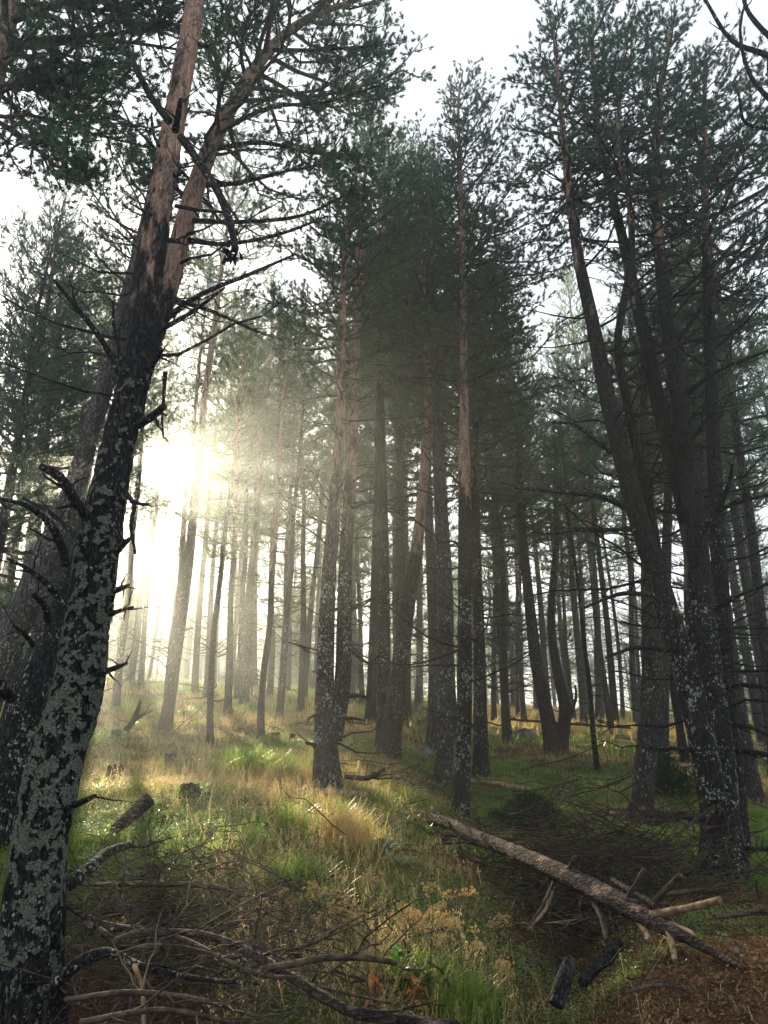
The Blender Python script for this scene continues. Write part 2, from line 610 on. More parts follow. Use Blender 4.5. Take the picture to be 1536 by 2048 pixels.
def shoots(buf, pos, dr, sc, tmpl, mat=1, r=rng):
    """place a shoot at every pos, along dr"""
    n = len(pos)
    if n == 0:
        return
    dr = dr / (np.linalg.norm(dr, axis=1)[:, None] + 1e-9)
    ref = r.normal(size=(n, 3))
    a = np.cross(dr, ref)
    a /= np.linalg.norm(a, axis=1)[:, None] + 1e-9
    b = np.cross(dr, a)
    R = np.stack([a, b, dr], -1)
    V = np.einsum('nij,kj->nki', R, tmpl) * sc[:, None, None] + pos[:, None, :]
    kk = len(tmpl)
    tone = np.repeat(r.random(n), kk)
    f = np.arange(n * kk).reshape(-1, 3)
    buf.add(V.reshape(-1, 3), f, mat, np.stack([tone, tone * 0], -1))


class Growth:
    """wood tubes plus a list of shoots"""
    def __init__(s, seed):
        s.w = Buf()          # living twigs and branches
        s.dead = Buf()       # dead snags
        s.p, s.d, s.s = [], [], []
        s.r = np.random.default_rng(seed)

    def put(s, p, d, sc):
        s.p.append(p)
        s.d.append(d)
        s.s.append(sc)

    def along(s, path, start, step, up=0.5, sc=1.0, spread=0.35):
        seg = np.linalg.norm(np.diff(path, axis=0), axis=1)
        cum = np.concatenate([[0], np.cumsum(seg)])
        L = cum[-1]
        q = np.arange(L * start, L, step)
        if len(q) == 0:
            q = np.array([L])
        pos = np.stack([np.interp(q, cum, path[:, c]) for c in range(3)], -1)
        d = unit(path[-1] - path[0])
        dr = d[None] * 0.75 + s.r.normal(size=(len(q), 3)) * 0.6 + np.array([0, 0, up])
        s.put(pos + s.r.normal(size=pos.shape) * 0.018, dr, sc * s.r.uniform(.75, 1.25, len(q)))

    def branch(s, p0, d, L, r0, fol=0.35, up=0.18, subs=9, dens=0.085, sag=0.0, sc=1.0, det=True):
        """one living branch with side twigs and shoots"""
        r = s.r
        d = unit(d)
        t = np.linspace(0, 1, 6)[:, None]
        side = unit(np.cross(d, [0, 0, 1]))
        w = r.uniform(-.12, .12)
        path = p0 + d * L * t + np.array([0, 0, 1]) * L * (up * t ** 2 - sag * t * (1 - t)) + side * L * w * np.sin(t * 3)
        path[1:-1] += r.normal(size=(4, 3)) * L * 0.018
        tube(s.w, path, np.linspace(r0, r0 * 0.25, 6), 5 if det else 4, 0, (0.0, 0.0), cap=False)
        for q in range(subs):
            tt = fol * 0.8 + (1 - fol * 0.8) * (q + r.uniform(.1, .9)) / subs
            b = np.array([np.interp(tt, t[:, 0], path[:, c]) for c in range(3)])
            sg = 1 if q % 2 else -1
            dd = unit(d * r.uniform(.5, 1.1) + side * sg * r.uniform(.5, 1.1) + np.array([0, 0, r.uniform(-.05, .55)]))
            l = L * r.uniform(.26, .46) * (1.15 - 0.55 * tt)
            m = b + dd * l * .5 + np.array([0, 0, -.02 * l])
            e = b + dd * l + np.array([0, 0, .13 * l])
            pp = np.array([b, m, e])
            tube(s.w, pp, [r0 * .32, r0 * .24, r0 * .14], 3, 0, (0.0, 0.0), cap=False)
            s.along(pp, 0.25, dens, 0.5, sc)
            if det and l > 0.4:
                for _ in range(2):
                    b2 = b + dd * l * r.uniform(.35, .8)
                    d2 = unit(dd + r.normal(size=3) * .7 + np.array([0, 0, .2]))
                    l2 = l * .4
                    pp2 = np.array([b2, b2 + d2 * l2])
                    tube(s.w, pp2, [r0 * .16, r0 * .1], 3, 0, (0, 0), cap=False)
                    s.along(pp2, 0.1, dens, 0.5, sc)
        s.along(path, max(fol, .3), dens * 1.2, 0.4, sc)

    def snag(s, p0, d, L, r0, buf=None, tw=3, droop=0.1, sides=5, tone=(0, 0)):
        """one dead bare branch"""
        r = s.r
        buf = buf or s.dead
        d = unit(d)
        n = 6
        t = np.linspace(0, 1, n)[:, None]
        side = unit(np.cross(d, [0, 0, 1]))
        path = p0 + d * L * t + np.array([0, 0, 1]) * L * (-droop * t + droop * 1.3 * t ** 2.5) + side * L * r.uniform(-.15, .15) * t ** 2
        path[1:] += r.normal(size=(n - 1, 3)) * L * 0.022
        tube(buf, path, np.linspace(r0, r0 * .3, n), sides, 0, tone, cap=False)
        for _ in range(tw):
            q = r.uniform(.3, .95)
            b = np.array([np.interp(q, t[:, 0], path[:, c]) for c in range(3)])
            dd = unit(d + side * r.choice([-1, 1]) * r.uniform(.4, 1.2) + np.array([0, 0, r.uniform(-.5, .5)]))
            l = L * r.uniform(.15, .4)
            pp = np.array([b, b + dd * l * .5 + r.normal(size=3) * l * .06, b + dd * l])
            tube(buf, pp, [r0 * .35, r0 * .25, r0 * .12], 3, 0, tone, cap=False)


def crown_on(G, path, rad, zs, ze_frac, Lmax, whorl=0.32, nb=4, asym=0.0, az0=0.0, sc=1.1, subs=8, dens=.095,
             snag_from=None, snag_n=0, det=True, snag_len=(.4, 1.1), shape='pine', fol=0.3):
    """whorls of living branches on a stem from length fraction zs to the tip; dead snags below"""
    r = G.r
    seg = np.linalg.norm(np.diff(path, axis=0), axis=1)
    cum = np.concatenate([[0], np.cumsum(seg)])
    T = cum[-1]

    def at(q):
        return np.array([np.interp(q, cum, path[:, c]) for c in range(3)]), np.interp(q, cum, rad)
    q = zs * T
    while q < T * 0.985:
        u = (q - zs * T) / (T * (1 - zs))
        prof = (0.45 + 0.55 * math.sin(min(1, u * 2.2) * math.pi / 2)) * (1 - u ** 2.2) ** 0.7 + 0.06
        a0 = r.uniform(0, 6.28)
        k = max(2, int(nb + r.integers(-1, 2)))
        for j in range(k):
            az = a0 + j * 6.283 / k + r.uniform(-.35, .35)
            L = Lmax * prof * r.uniform(.55, 1.12) * max(.25, 1 + asym * math.cos(az - az0))
            el = math.radians(-8 + 50 * u ** 1.3 + r.uniform(-9, 9))
            p, rr = at(q + r.uniform(-.05, .05))
            d = np.array([math.cos(az) * math.cos(el), math.sin(az) * math.cos(el), math.sin(el)])
            G.branch(p, d, L, max(0.007, min(rr * .5, .012 + .012 * L)), fol=fol, up=0.12 + .25 * u, subs=max(4, int(subs * min(1.2, L / Lmax + .25))),
                     dens=dens, sag=.06, sc=sc, det=det)
        q += whorl * r.uniform(.7, 1.3)
    # leader
    G.along(path[-4:], 0.0, dens * .6, 1.2, sc)
    if snag_n:
        for _ in range(snag_n):
            q = T * r.uniform(snag_from if snag_from else 0.08, zs * 1.1)
            p, rr = at(q)
            az = r.uniform(0, 6.28)
            el = math.radians(r.uniform(-12, 25))
            L = r.uniform(*snag_len)
            G.snag(p, [math.cos(az) * math.cos(el), math.sin(az) * math.cos(el), math.sin(el)], L, 0.006 + .010 * L, tw=int(r.integers(1, 5)), droop=r.uniform(0, .25))


def cull_faces(b, tf=None):
    if b.n == 0:
        return
    v = np.concatenate(b.v)
    m = sunlit(tf(v) if tf else v)
    for fl, ml in ((b.f3, b.m3), (b.f4, b.m4)):
        for i in range(len(fl)):
            k = ~m[fl[i][:, 0]]
            fl[i] = fl[i][k]
            ml[i] = ml[i][k]


def cull(G):
    """drop the shoots that stand in the gaps of the canopy"""
    if not G.p:
        return np.zeros((0, 3)), np.zeros((0, 3)), np.zeros(0)
    p = np.concatenate(G.p)
    d = np.concatenate(G.d)
    s = np.concatenate(G.s)
    return p, d, s


def px_path(pts, Y0, Y1=None, n=40):
    """list of (px,py,width_px) -> smoothed 3-D path and radii, depth going from Y0 to Y1"""
    Y1 = Y0 if Y1 is None else Y1
    rows = []
    m = len(pts)
    for i, q in enumerate(pts):
        Y = Y0 + (Y1 - Y0) * i / max(1, m - 1)
        p, dpt = P(q[0], q[1], Y)
        rows.append([*p, q[2] * 0.5 * dpt / F])
    c = cr(rows, n)
    return c[:, :3], np.maximum(c[:, 3], 0.002)


def tonefun(z, z0, z1, lich0=1.0, lz=6.0):
    """bark turns orange between heights z0 and z1; lichen fades above lz"""
    return np.stack([.82 * ss(z, z0, z1), lich0 * (1 - ss(z, lz * .55, lz))], -1)


def hero(name, label, stems, base_Y, crown, mat='bark', seed=1, z_or=(5, 7), lich=0.9, lz=6, flare=1.25, rough=0.07, ws=1.0,
         sides=16, group=None, needle='needle', tmpl=None, named=None, sc=1.0):
    """A tree of its own. stems: list of dict(pts,Y0,Y1,n)"""
    root = bpy.data.objects.new(name, None)
    C.objects.link(root)
    p0, _ = P(stems[0]['pts'][0][0], stems[0]['pts'][0][1], base_Y)
    org = np.array([p0[0], p0[1], float(gz(p0[0], p0[1]))])
    root.location = org
    root.empty_display_size = .3
    tag(root, label, 'pine tree', group)
    tb = Buf()
    G = Growth(seed)
    for i, st in enumerate(stems):
        path, rad = px_path(st['pts'], st['Y0'], st.get('Y1'), st.get('n', 60))
        rad = rad * ws
        if i == 0:      # run into the ground with a root flare
            dn = path[0].copy()
            add = []
            zg = org[2] - .25
            dirn = unit(path[0] - path[3])
            for k_ in range(1, 5):
                q = path[0] + dirn * (path[0][2] - zg) / max(.2, -dirn[2]) * k_ / 4
                add.append(q)
            if path[0][2] > zg + .05:
                path = np.vstack([np.array(add)[::-1], path])
                rad = np.concatenate([np.full(4, rad[0]), rad])
            hgt = path[:, 2] - org[2]
            rad = rad * (1 + (flare - 1) * np.exp(-np.clip(hgt, 0, 9) / .22))
        h = path[:, 2] - org[2]
        tube(tb, path, rad, sides, 0, tonefun(h, *z_or, lich, lz), rough, st.get('rs', 5.0), plates=st.get('plates', False))
        c = dict(crown)
        c.update(st.get('crown', {}))
        if c.get('Lmax', 0) > 0:
            crown_on(G, path, rad, **c)
    if G.dead.n:
        cull_faces(G.dead)
        tb.v += G.dead.v
        tb.f3 += [f + tb.n for f in G.dead.f3]
        tb.f4 += [f + tb.n for f in G.dead.f4]
        tb.m3 += G.dead.m3
        tb.m4 += G.dead.m4
        tb.a += G.dead.a
        tb.n += G.dead.n
    trunk = link('trunk', tb.mesh('trunk', [M[mat]], org), root)
    if named:
        for (nm, pts, y0, y1, fol) in named:
            path, rad = px_path(pts, y0, y1, 16)
            b = Buf()
            tube(b, path, rad, 8, 0, (0.0, 0.6), .12, 30)
            if fol is None or fol >= 0:      # small side twigs
                GG = Growth(seed + 77)
                for _ in range(3 if fol is None else 5):
                    q = G.r.integers(3, 15)
                    GG.snag(path[q], unit(path[q] - path[q - 2]) + G.r.normal(size=3) * .7, G.r.uniform(.06, .3) * (1 if fol is None else 1.6), rad[q] * .45, b, 1, .1, 4)
            link(nm, b.mesh(nm, [M[mat]], org), root)
            if fol:
                L = np.linalg.norm(path[-1] - path[0])
                for q in range(4, 16):
                    if q / 15 > fol:
                        for _ in range(2):
                            dd = unit(path[q] - path[q - 2]) * .8 + G.r.normal(size=3) * .55
                            G.branch(path[q], dd, G.r.uniform(.3, .75), rad[q] * .5 + .003, fol=.2, subs=6, dens=.08, sc=sc)
                G.along(path, fol, .06, .3, sc)
    pp, dd, s_ = cull(G)
    if len(pp):
        keep = ~sunlit(pp)
        cb = G.w
        cull_faces(cb)
        tm = tmpl if tmpl is not None else SH[seed % 2]
        shoots(cb, pp[keep], dd[keep], s_[keep], tm, 1, G.r)
        link('crown', cb.mesh('crown', [M['twig'], M[needle]], org, smooth=False), root)
    return root


# ------------------------------------------------------------------ foreground pine with the lichen
T1_named = [
    ('broken_branch', [(362, 275, 17), (395, 320, 17), (425, 365, 17), (448, 410, 16), (466, 470, 15), (470, 500, 14)], 5.0, 4.6, None),
    ('branch', [(338, 242, 16), (300, 190, 14), (262, 115, 12), (235, 50, 10), (215, -30, 9)], 5.0, 5.2, None),
    ('stub', [(242, 752, 15), (215, 700, 12), (185, 655, 11), (140, 600, 9), (108, 560, 6)], 5.0, 4.7, None),
    ('stub', [(244, 748, 9), (238, 700, 8), (228, 655, 6), (226, 605, 4)], 5.0, 4.9, None),
    ('stub', [(175, 1035, 22), (150, 1000, 22), (120, 955, 20), (82, 932, 14)], 5.0, 4.6, None),
    ('stub', [(133, 1130, 20), (120, 1085, 18), (98, 1045, 16), (55, 1012, 11), (0, 998, 8)], 5.0, 4.5, None),
    ('stub', [(160, 1085, 12), (130, 1050, 10), (95, 1022, 8), (46, 996, 5)], 5.0, 5.4, None),
    ('stub', [(115, 1192, 14), (85, 1160, 12), (50, 1135, 9), (15, 1117, 6)], 5.0, 4.6, None),
    ('stub', [(96, 1242, 15), (88, 1210, 13), (66, 1190, 8)], 5.0, 4.7, None),
    ('stub', [(66, 1290, 11), (48, 1268, 9), (28, 1252, 6)], 5.0, 4.7, None),
    ('stub', [(278, 850, 18), (305, 832, 16), (329, 812, 13)], 5.0, 4.8, None),
    ('stub', [(250, 985, 12), (268, 1010, 9), (262, 1050, 8), (271, 1108, 5)], 5.0, 4.8, None),
    ('stub', [(262, 1003, 9), (285, 1008, 7), (300, 1009, 5)], 5.0, 4.8, None),
    ('stub', [(235, 1100, 15), (248, 1088, 12), (258, 1078, 8)], 5.0, 4.8, None),
    ('stub', [(228, 1182, 14), (244, 1176, 11), (257, 1170, 7)], 5.0, 4.8, None),
    ('stub', [(220, 1228, 12), (242, 1221, 9), (266, 1214, 5)], 5.0, 4.7, None),
    ('stub', [(198, 1348, 15), (225, 1338, 12), (253, 1327, 7)], 5.0, 4.6, None),
    ('stub', [(150, 1610, 14), (172, 1600, 12), (190, 1592, 8)], 5.0, 4.6, None),
    ('stub', [(300, 735, 16), (312, 715, 14), (324, 698, 9)], 5.0, 4.9, None),
    ('stub', [(318, 292, 7), (308, 270, 6), (303, 235, 5), (304, 226, 4)], 5.0, 5.1, None),
    ('stub', [(350, 262, 15), (356, 230, 12), (362, 196, 8)], 4.9, 4.6, None),
    ('stub', [(352, 412, 9), (395, 420, 7), (446, 424, 5)], 5.0, 4.8, None),
    ('stub', [(302, 430, 7), (280, 418, 5), (261, 406, 3)], 5.0, 5.1, None),
    ('stub', [(350, 350, 12), (364, 345, 7)], 5.0, 4.9, None),
    ('stub', [(398, 88, 9), (415, 94, 6)], 5.0, 4.9, None),
    ('stub', [(338, 480, 11), (358, 484, 7)], 5.0, 4.9, None),
    ('stub', [(0, 1372, 26), (-20, 1360, 26), (28, 1400, 20)][::-1], 5.2, 4.9, None),
]
T1 = hero('pine_tree', 'large leaning pine crusted with pale lichen, bristling with dead stubs', [
    dict(pts=[(52, 2120, 128), (58, 2000, 120), (66, 1862, 113), (78, 1700, 103), (97, 1590, 105), (121, 1486, 103), (149, 1400, 98), (167, 1300, 89),
              (183, 1200, 84), (194, 1100, 80), (214, 1000, 70), (234, 900, 64), (277, 720, 58), (290, 600, 54), (304, 500, 54), (326, 370, 47),
              (350, 230, 42), (376, 90, 38), (392, -10, 36), (402, -120, 32), (410, -260, 26)], Y0=5.0, Y1=5.4, n=420, plates=True, rs=6.5)],
    5.0, dict(Lmax=0, zs=.9, ze_frac=1), mat='bark_dark', seed=2, z_or=(3.2, 8.2), lich=.6, lz=4.6, rough=0.13, sides=72, named=T1_named)


def lichen_on(root, pts, Y0, Y1, n, hmax, seed, smin=.010, smax=.026, name='lichen', dens_noise=2.2):
    """foliose lichen rosettes growing on the bark"""
    r = np.random.default_rng(seed)
    path, rad = px_path(pts, Y0, Y1, 300)
    org = np.array(root.location)
    seg = np.concatenate([[0], np.cumsum(np.linalg.norm(np.diff(path, axis=0), axis=1))])
    q = seg[-1] * r.random(n * 6)
    c = np.stack([np.interp(q, seg, path[:, i]) for i in range(3)], -1)
    R = np.interp(q, seg, rad)
    a = r.uniform(0, 2 * math.pi, len(q))
    nrm = np.stack([np.cos(a), np.sin(a), np.zeros_like(a)], -1)
    pos = c + nrm * R[:, None] * 1.02
    nz = fbm(pos * dens_noise * 2 + 7, 3)
    hg = pos[:, 2] - org[2]
    keep = (nz > 0.50 + .20 * ss(hg, hmax * .3, hmax)) & (hg < hmax) & (hg > -.3)
    # only the faces turned to the photographer's half and the flanks need it as geometry
    keep &= nrm[:, 1] < 0.55
    pos, nrm = pos[keep][:n], nrm[keep][:n]
    m_ = len(pos)
    # rosette: 7 lobes of 1 triangle each, curled outward
    K = 8
    ang = np.arange(K) * 2 * math.pi / K
    T = []
    for k_ in range(K):
        a0, a1 = ang[k_] - .42, ang[k_] + .42
        l = .75 + .25 * math.sin(k_ * 2.7)
        T += [(0, 0, 0), (math.cos(a0) * l, math.sin(a0) * l, .42), (math.cos(a1) * l, math.sin(a1) * l, .30)]
    T = np.array(T)
    ref = r.normal(size=(m_, 3))
    A = np.cross(nrm, ref)
    A /= np.linalg.norm(A, axis=1)[:, None]
    B = np.cross(nrm, A)
    Rm = np.stack([A, B, nrm], -1)
    s_ = r.uniform(smin, smax, m_)
    V = np.einsum('nij,kj->nki', Rm, T) * s_[:, None, None] + pos[:, None, :]
    V += r.normal(size=V.shape) * .002
    tone = np.repeat(r.random(m_) ** 1.3, len(T))
    b = Buf()
    b.add(V.reshape(-1, 3), np.arange(m_ * len(T)).reshape(-1, 3), 0, np.stack([tone, tone], -1))
    link(name, b.mesh(name, [M['lichen']], org, smooth=False), root)


T1_pts = [(52, 2120, 128), (58, 2000, 120), (66, 1862, 113), (78, 1700, 103), (97, 1590, 105), (121, 1486, 103), (149, 1400, 98), (167, 1300, 89),
          (183, 1200, 84), (194, 1100, 80), (214, 1000, 70), (234, 900, 64), (277, 720, 58)]
lichen_on(T1, T1_pts, 5.0, 5.2, 30000, 4.8, 5, .003, .0085, dens_noise=12)
# clump of bark left on the end of the broken branch
cl = Buf()
e, _ = P(462, 512, 4.6)
for q in range(26):
    d_ = unit(rng.normal(size=3))
    b0 = e + rng.normal(size=3) * np.array([.03, .03, .035])
    tube(cl, np.array([b0 - d_ * .03, b0, b0 + d_ * .035]), [.006, .013, .003], 5, 0, (0, 0))
link('bark_clump', cl.mesh('bark_clump', [M['bark_dark']], np.array(T1.location)), T1)

# ------------------------------------------------------------------ other near trees
T2 = hero('pine_tree', 'tall pine with orange upper stem bending right, base hidden behind the lichened trunk', [
    dict(pts=[(6, 1610, 92), (34, 1490, 86), (64, 1380, 80), (104, 1300, 68), (134, 1200, 55), (172, 1090, 48), (215, 940, 46), (262, 800, 46), (302, 680, 44), (338, 570, 42), (368, 450, 38),
              (415, 310, 34), (462, 215, 28), (508, 140, 24), (560, 78, 19), (625, 32, 15), (700, 5, 10), (760, -20, 6)], Y0=7.2, Y1=8.2, n=160, rs=5,
         crown=dict(Lmax=1.9, zs=.64, whorl=.30, nb=4, asym=.6, az0=0.3, subs=8, snag_from=.35, snag_n=16, snag_len=(.8, 2.0), fol=.45))],
    7.2, dict(ze_frac=1), mat='bark_dark', seed=5, z_or=(3.5, 7.5), lich=.9, lz=5, rough=.07, sides=26, sc=1.0, named=[
        ('branch', [(330, 640, 13), (400, 590, 10), (500, 548, 8), (592, 508, 4)], 7.6, 6.8, 0),
        ('branch', [(322, 660, 11), (390, 620, 9), (450, 575, 5)], 7.6, 7.0, 0),
        ('branch', [(352, 600, 11), (430, 625, 8), (520, 665, 6), (605, 690, 3)], 7.7, 7.0, .8),
        ('branch', [(362, 478, 12), (450, 488, 9), (560, 468, 7), (655, 432, 4)], 7.8, 6.9, .9),
        ('branch', [(372, 440, 12), (470, 444, 9), (600, 432, 7), (700, 385, 4)], 7.8, 7.2, .8),
        ('branch', [(395, 372, 11), (480, 365, 9), (560, 345, 6), (640, 330, 4)], 7.9, 7.2, .7),
        ('branch', [(420, 300, 11), (520, 285, 9), (620, 305, 6), (700, 310, 4)], 7.9, 7.2, .5),
        ('branch', [(440, 262, 11), (540, 215, 8), (650, 205, 6), (760, 170, 4)], 8.0, 7.4, .4),
        ('branch', [(435, 262, 10), (438, 180, 8), (430, 90, 5), (448, 10, 4)], 8.0, 7.6, .4),
        ('branch', [(492, 160, 9), (482, 100, 7), (500, 30, 5)], 8.0, 7.6, .4),
        ('branch', [(540, 100, 9), (640, 100, 7), (760, 90, 4)], 8.0, 7.4, .35),
        ('branch', [(386, 405, 10), (330, 360, 8), (285, 330, 5)], 7.8, 8.4, .5),
        ('hanging_branch', [(330, 745, 9), (328, 790, 7), (324, 830, 5), (326, 870, 3)], 7.8, 7.6, None),
    ])
T0 = hero('pine_tree', 'pine whose orange stem and boughs hang into the top left corner', [
    dict(pts=[(-250, 1950, 110), (-215, 1500, 90), (-170, 1000, 74), (-120, 650, 62), (-60, 350, 54), (-10, 130, 46), (14, 30, 42), (28, -60, 38), (45, -250, 30), (60, -400, 20)],
         Y0=6.0, n=110, crown=dict(Lmax=2.3, zs=.60, whorl=.30, nb=4, subs=10, fol=.3, asym=.3, az0=.3))],
    6.0, dict(ze_frac=1, snag_n=0), mat='bark', seed=9, z_or=(3.0, 4.2), sides=24, named=[
        ('branch', [(10, 95, 13), (90, 78, 11), (200, 70, 9), (300, 55, 7), (345, 22, 5)], 6.0, 5.6, .75),
        ('branch', [(0, 60, 11), (70, 130, 9), (140, 210, 7), (230, 240, 4)], 6.0, 5.4, .35),
        ('branch', [(-30, 230, 11), (40, 270, 9), (110, 330, 6), (160, 360, 4)], 6.0, 5.4, .25),
        ('branch', [(-30, 240, 11), (10, 180, 9), (100, 160, 7), (210, 150, 4)], 6.0, 5.5, .3),
        ('branch', [(20, 10, 11), (110, 10, 9), (220, 20, 7), (330, -10, 4)], 6.0, 5.5, .3),
    ])
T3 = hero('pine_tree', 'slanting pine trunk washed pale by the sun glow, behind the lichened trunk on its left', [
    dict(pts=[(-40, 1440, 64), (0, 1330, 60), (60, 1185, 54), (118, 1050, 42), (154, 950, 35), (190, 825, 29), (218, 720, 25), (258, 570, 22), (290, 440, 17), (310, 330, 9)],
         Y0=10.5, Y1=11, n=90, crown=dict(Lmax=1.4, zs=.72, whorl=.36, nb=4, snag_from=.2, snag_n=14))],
    10.5, dict(ze_frac=1), mat='bark_hazed', seed=12, z_or=(9, 14), needle='needle_pale')
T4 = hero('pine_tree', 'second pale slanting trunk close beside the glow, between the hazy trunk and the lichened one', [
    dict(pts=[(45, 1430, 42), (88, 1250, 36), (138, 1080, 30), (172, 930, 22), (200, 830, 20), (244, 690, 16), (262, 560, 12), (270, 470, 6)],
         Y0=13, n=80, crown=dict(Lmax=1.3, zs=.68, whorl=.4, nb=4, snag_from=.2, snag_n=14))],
    13, dict(ze_frac=1), mat='bark_hazed', seed=14, z_or=(9, 14), needle='needle_pale')
T5 = hero('forked_pine_tree', 'twin stemmed pine left of centre, forking near the ground above the grassy bank', [
    dict(pts=[(655, 1575, 64), (652, 1500, 56), (650, 1350, 42), (658, 1150, 34), (670, 1000, 29), (682, 800, 21), (685, 600, 15), (692, 470, 9), (700, 380, 5)], Y0=10, n=120,
         crown=dict(asym=.15, az0=3.1)),
    dict(pts=[(668, 1480, 40), (686, 1350, 38), (690, 1150, 33), (698, 1000, 28), (707, 800, 24), (714, 600, 18), (722, 430, 11), (735, 300, 6), (742, 225, 3)], Y0=10, Y1=10.6, n=120,
         crown=dict(asym=.2, az0=0))],
    10, dict(Lmax=1.25, zs=.60, whorl=.30, nb=4, snag_from=.08, snag_n=34, snag_len=(.4, 1.2), ze_frac=1, subs=8), mat='bark', ws=.86, seed=21, z_or=(1.6, 6.0), lich=.9, lz=4, rough=.08, sides=20, named=[
        ('branch', [(685, 1395, 8), (715, 1392, 7), (745, 1396, 4)], 9.9, 9.4, None),
        ('branch', [(640, 1430, 7), (620, 1435, 5), (612, 1450, 4)], 9.9, 9.4, None),
        ('branch', [(680, 1438, 10), (705, 1437, 7), (730, 1441, 4)], 9.9, 9.5, None),
        ('branch', [(630, 1490, 9), (612, 1486, 6)], 9.9, 9.5, None),
        ('branch', [(700, 1300, 7), (735, 1325, 5), (758, 1312, 3)], 9.9, 9.5, None),
    ])
T6 = hero('pine_tree', 'slim straight pine in the centre with flaky orange upper bark, rooted beside the fallen trunk', [
    dict(pts=[(920, 1650, 42), (923, 1580, 39), (928, 1450, 36), (930, 1250, 35), (930, 1050, 32), (928, 900, 26), (928, 760, 19), (926, 600, 15), (923, 450, 12), (920, 330, 9), (917, 210, 6), (926, 140, 3)],
         Y0=11, n=150, rs=7)],
    11, dict(Lmax=1.4, zs=.50, whorl=.27, nb=5, asym=.45, az0=0.1, subs=9, snag_from=.1, snag_n=26, snag_len=(.5, 1.6), ze_frac=1), mat='bark_dark', ws=.84, seed=24,
    z_or=(3.6, 5.4), lich=1.0, lz=4.5, rough=.08, sides=22)
T10 = hero('forked_pine_tree', 'big dark pine at the right dividing into four rising stems, speckled with white lichen', [
    dict(pts=[(1446, 1715, 96), (1440, 1640, 86), (1430, 1500, 82), (1412, 1350, 72), (1400, 1220, 66), (1392, 1100, 56), (1382, 980, 46), (1362, 820, 40), (1344, 700, 36), (1325, 560, 30), (1312, 400, 22),
              (1314, 250, 15), (1330, 120, 9), (1345, 40, 4)], Y0=8.2, Y1=8.8, n=150, crown=dict(asym=.3, az0=0.2)),
    dict(pts=[(1425, 1600, 62), (1398, 1450, 60), (1368, 1330, 56), (1322, 1180, 49), (1275, 1030, 43), (1236, 880, 40), (1212, 780, 36), (1186, 650, 30), (1158, 520, 25), (1138, 380, 19), (1124, 240, 13), (1112, 120, 8), (1105, 30, 3)],
         Y0=8.0, Y1=8.4, n=150, crown=dict(asym=.4, az0=0.2)),
    dict(pts=[(1390, 1110, 44), (1360, 980, 36), (1322, 830, 33), (1296, 700, 30), (1272, 600, 27), (1246, 480, 22), (1216, 360, 17), (1196, 250, 13), (1186, 130, 8), (1188, 20, 3)],
         Y0=8.6, Y1=9.2, n=110),
    dict(pts=[(1320, 1170, 30), (1300, 1030, 25), (1278, 920, 22), (1252, 790, 20), (1236, 680, 18), (1262, 520, 16), (1258, 400, 13), (1236, 290, 10), (1244, 160, 6), (1252, 60, 3)],
         Y0=8.4, Y1=8.0, n=110)],
    8.2, dict(Lmax=1.45, zs=.63, whorl=.31, nb=4, subs=8, dens=.115, snag_from=.06, snag_n=44, snag_len=(.4, 1.5), ze_frac=1), mat='bark_dark', ws=.88, seed=31,
    z_or=(4.5, 11), lich=1.0, lz=3.6, rough=.07, sides=26, named=[
        ('branch', [(1252, 1015, 14), (1200, 992, 12), (1130, 985, 9), (1030, 975, 6)], 8.0, 7.4, None),
        ('branch', [(1222, 905, 12), (1190, 880, 10), (1150, 850, 7), (1105, 845, 4)], 8.0, 7.5, None),
        ('branch', [(1268, 1060, 9), (1200, 1058, 7), (1110, 1055, 4)], 8.0, 7.6, None),
        ('branch', [(1300, 1190, 12), (1240, 1188, 9), (1170, 1215, 5)], 8.0, 7.4, None),
        ('branch', [(1335, 1300, 12), (1270, 1296, 8), (1212, 1315, 5)], 8.0, 7.4, None),
        ('branch', [(1385, 1500, 12), (1345, 1497, 9), (1300, 1496, 6)], 8.0, 7.6, None),
        ('branch', [(1392, 1080, 14), (1440, 1010, 11), (1460, 960, 9), (1464, 925, 5)], 8.4, 7.6, None),
        ('branch', [(1395, 1060, 13), (1450, 1015, 9), (1536, 990, 7), (1600, 985, 4)], 8.4, 7.6, None),
        ('branch', [(1420, 1225, 10), (1460, 1200, 8), (1540, 1165, 5)], 8.4, 7.6, None),
        ('branch', [(1445, 1375, 12), (1490, 1370, 9), (1560, 1378, 6)], 8.4, 7.6, None),
        ('branch', [(1450, 1447, 12), (1500, 1455, 9), (1560, 1482, 6)], 8.4, 7.6, None),
        ('branch', [(1460, 1500, 15), (1505, 1505, 12), (1560, 1512, 8)], 8.4, 7.6, None),
        ('branch', [(1410, 1640, 16), (1395, 1632, 14), (1378, 1638, 9)], 8.0, 7.7, None),
        ('branch', [(1470, 1698, 12), (1500, 1697, 9), (1560, 1700, 6)], 8.4, 7.6, None),
        ('branch', [(1340, 700, 12), (1400, 620, 9), (1470, 520, 7), (1540, 470, 4)], 8.6, 7.6, None),
        ('branch', [(1360, 800, 12), (1430, 745, 9), (1540, 700, 6)], 8.6, 7.6, None),
    ])
T11 = hero('pine_tree', 'dark pine trunk hugging the right flank of the big four stemmed pine', [
    dict(pts=[(1480, 1775, 44), (1474, 1650, 42), (1462, 1500, 40), (1450, 1350, 36), (1440, 1150, 32), (1430, 950, 28), (1420, 700, 23), (1412, 450, 16), (1410, 250, 9), (1412, 120, 4)],
         Y0=8.9, Y1=9.2, n=90)],
    8.9, dict(Lmax=1.6, zs=.58, whorl=.31, nb=4, subs=8, snag_from=.1, snag_n=24, snag_len=(.6, 1.8), ze_frac=1, asym=.35, az0=0), mat='bark_dark', seed=37, z_or=(7, 9), lich=.6)
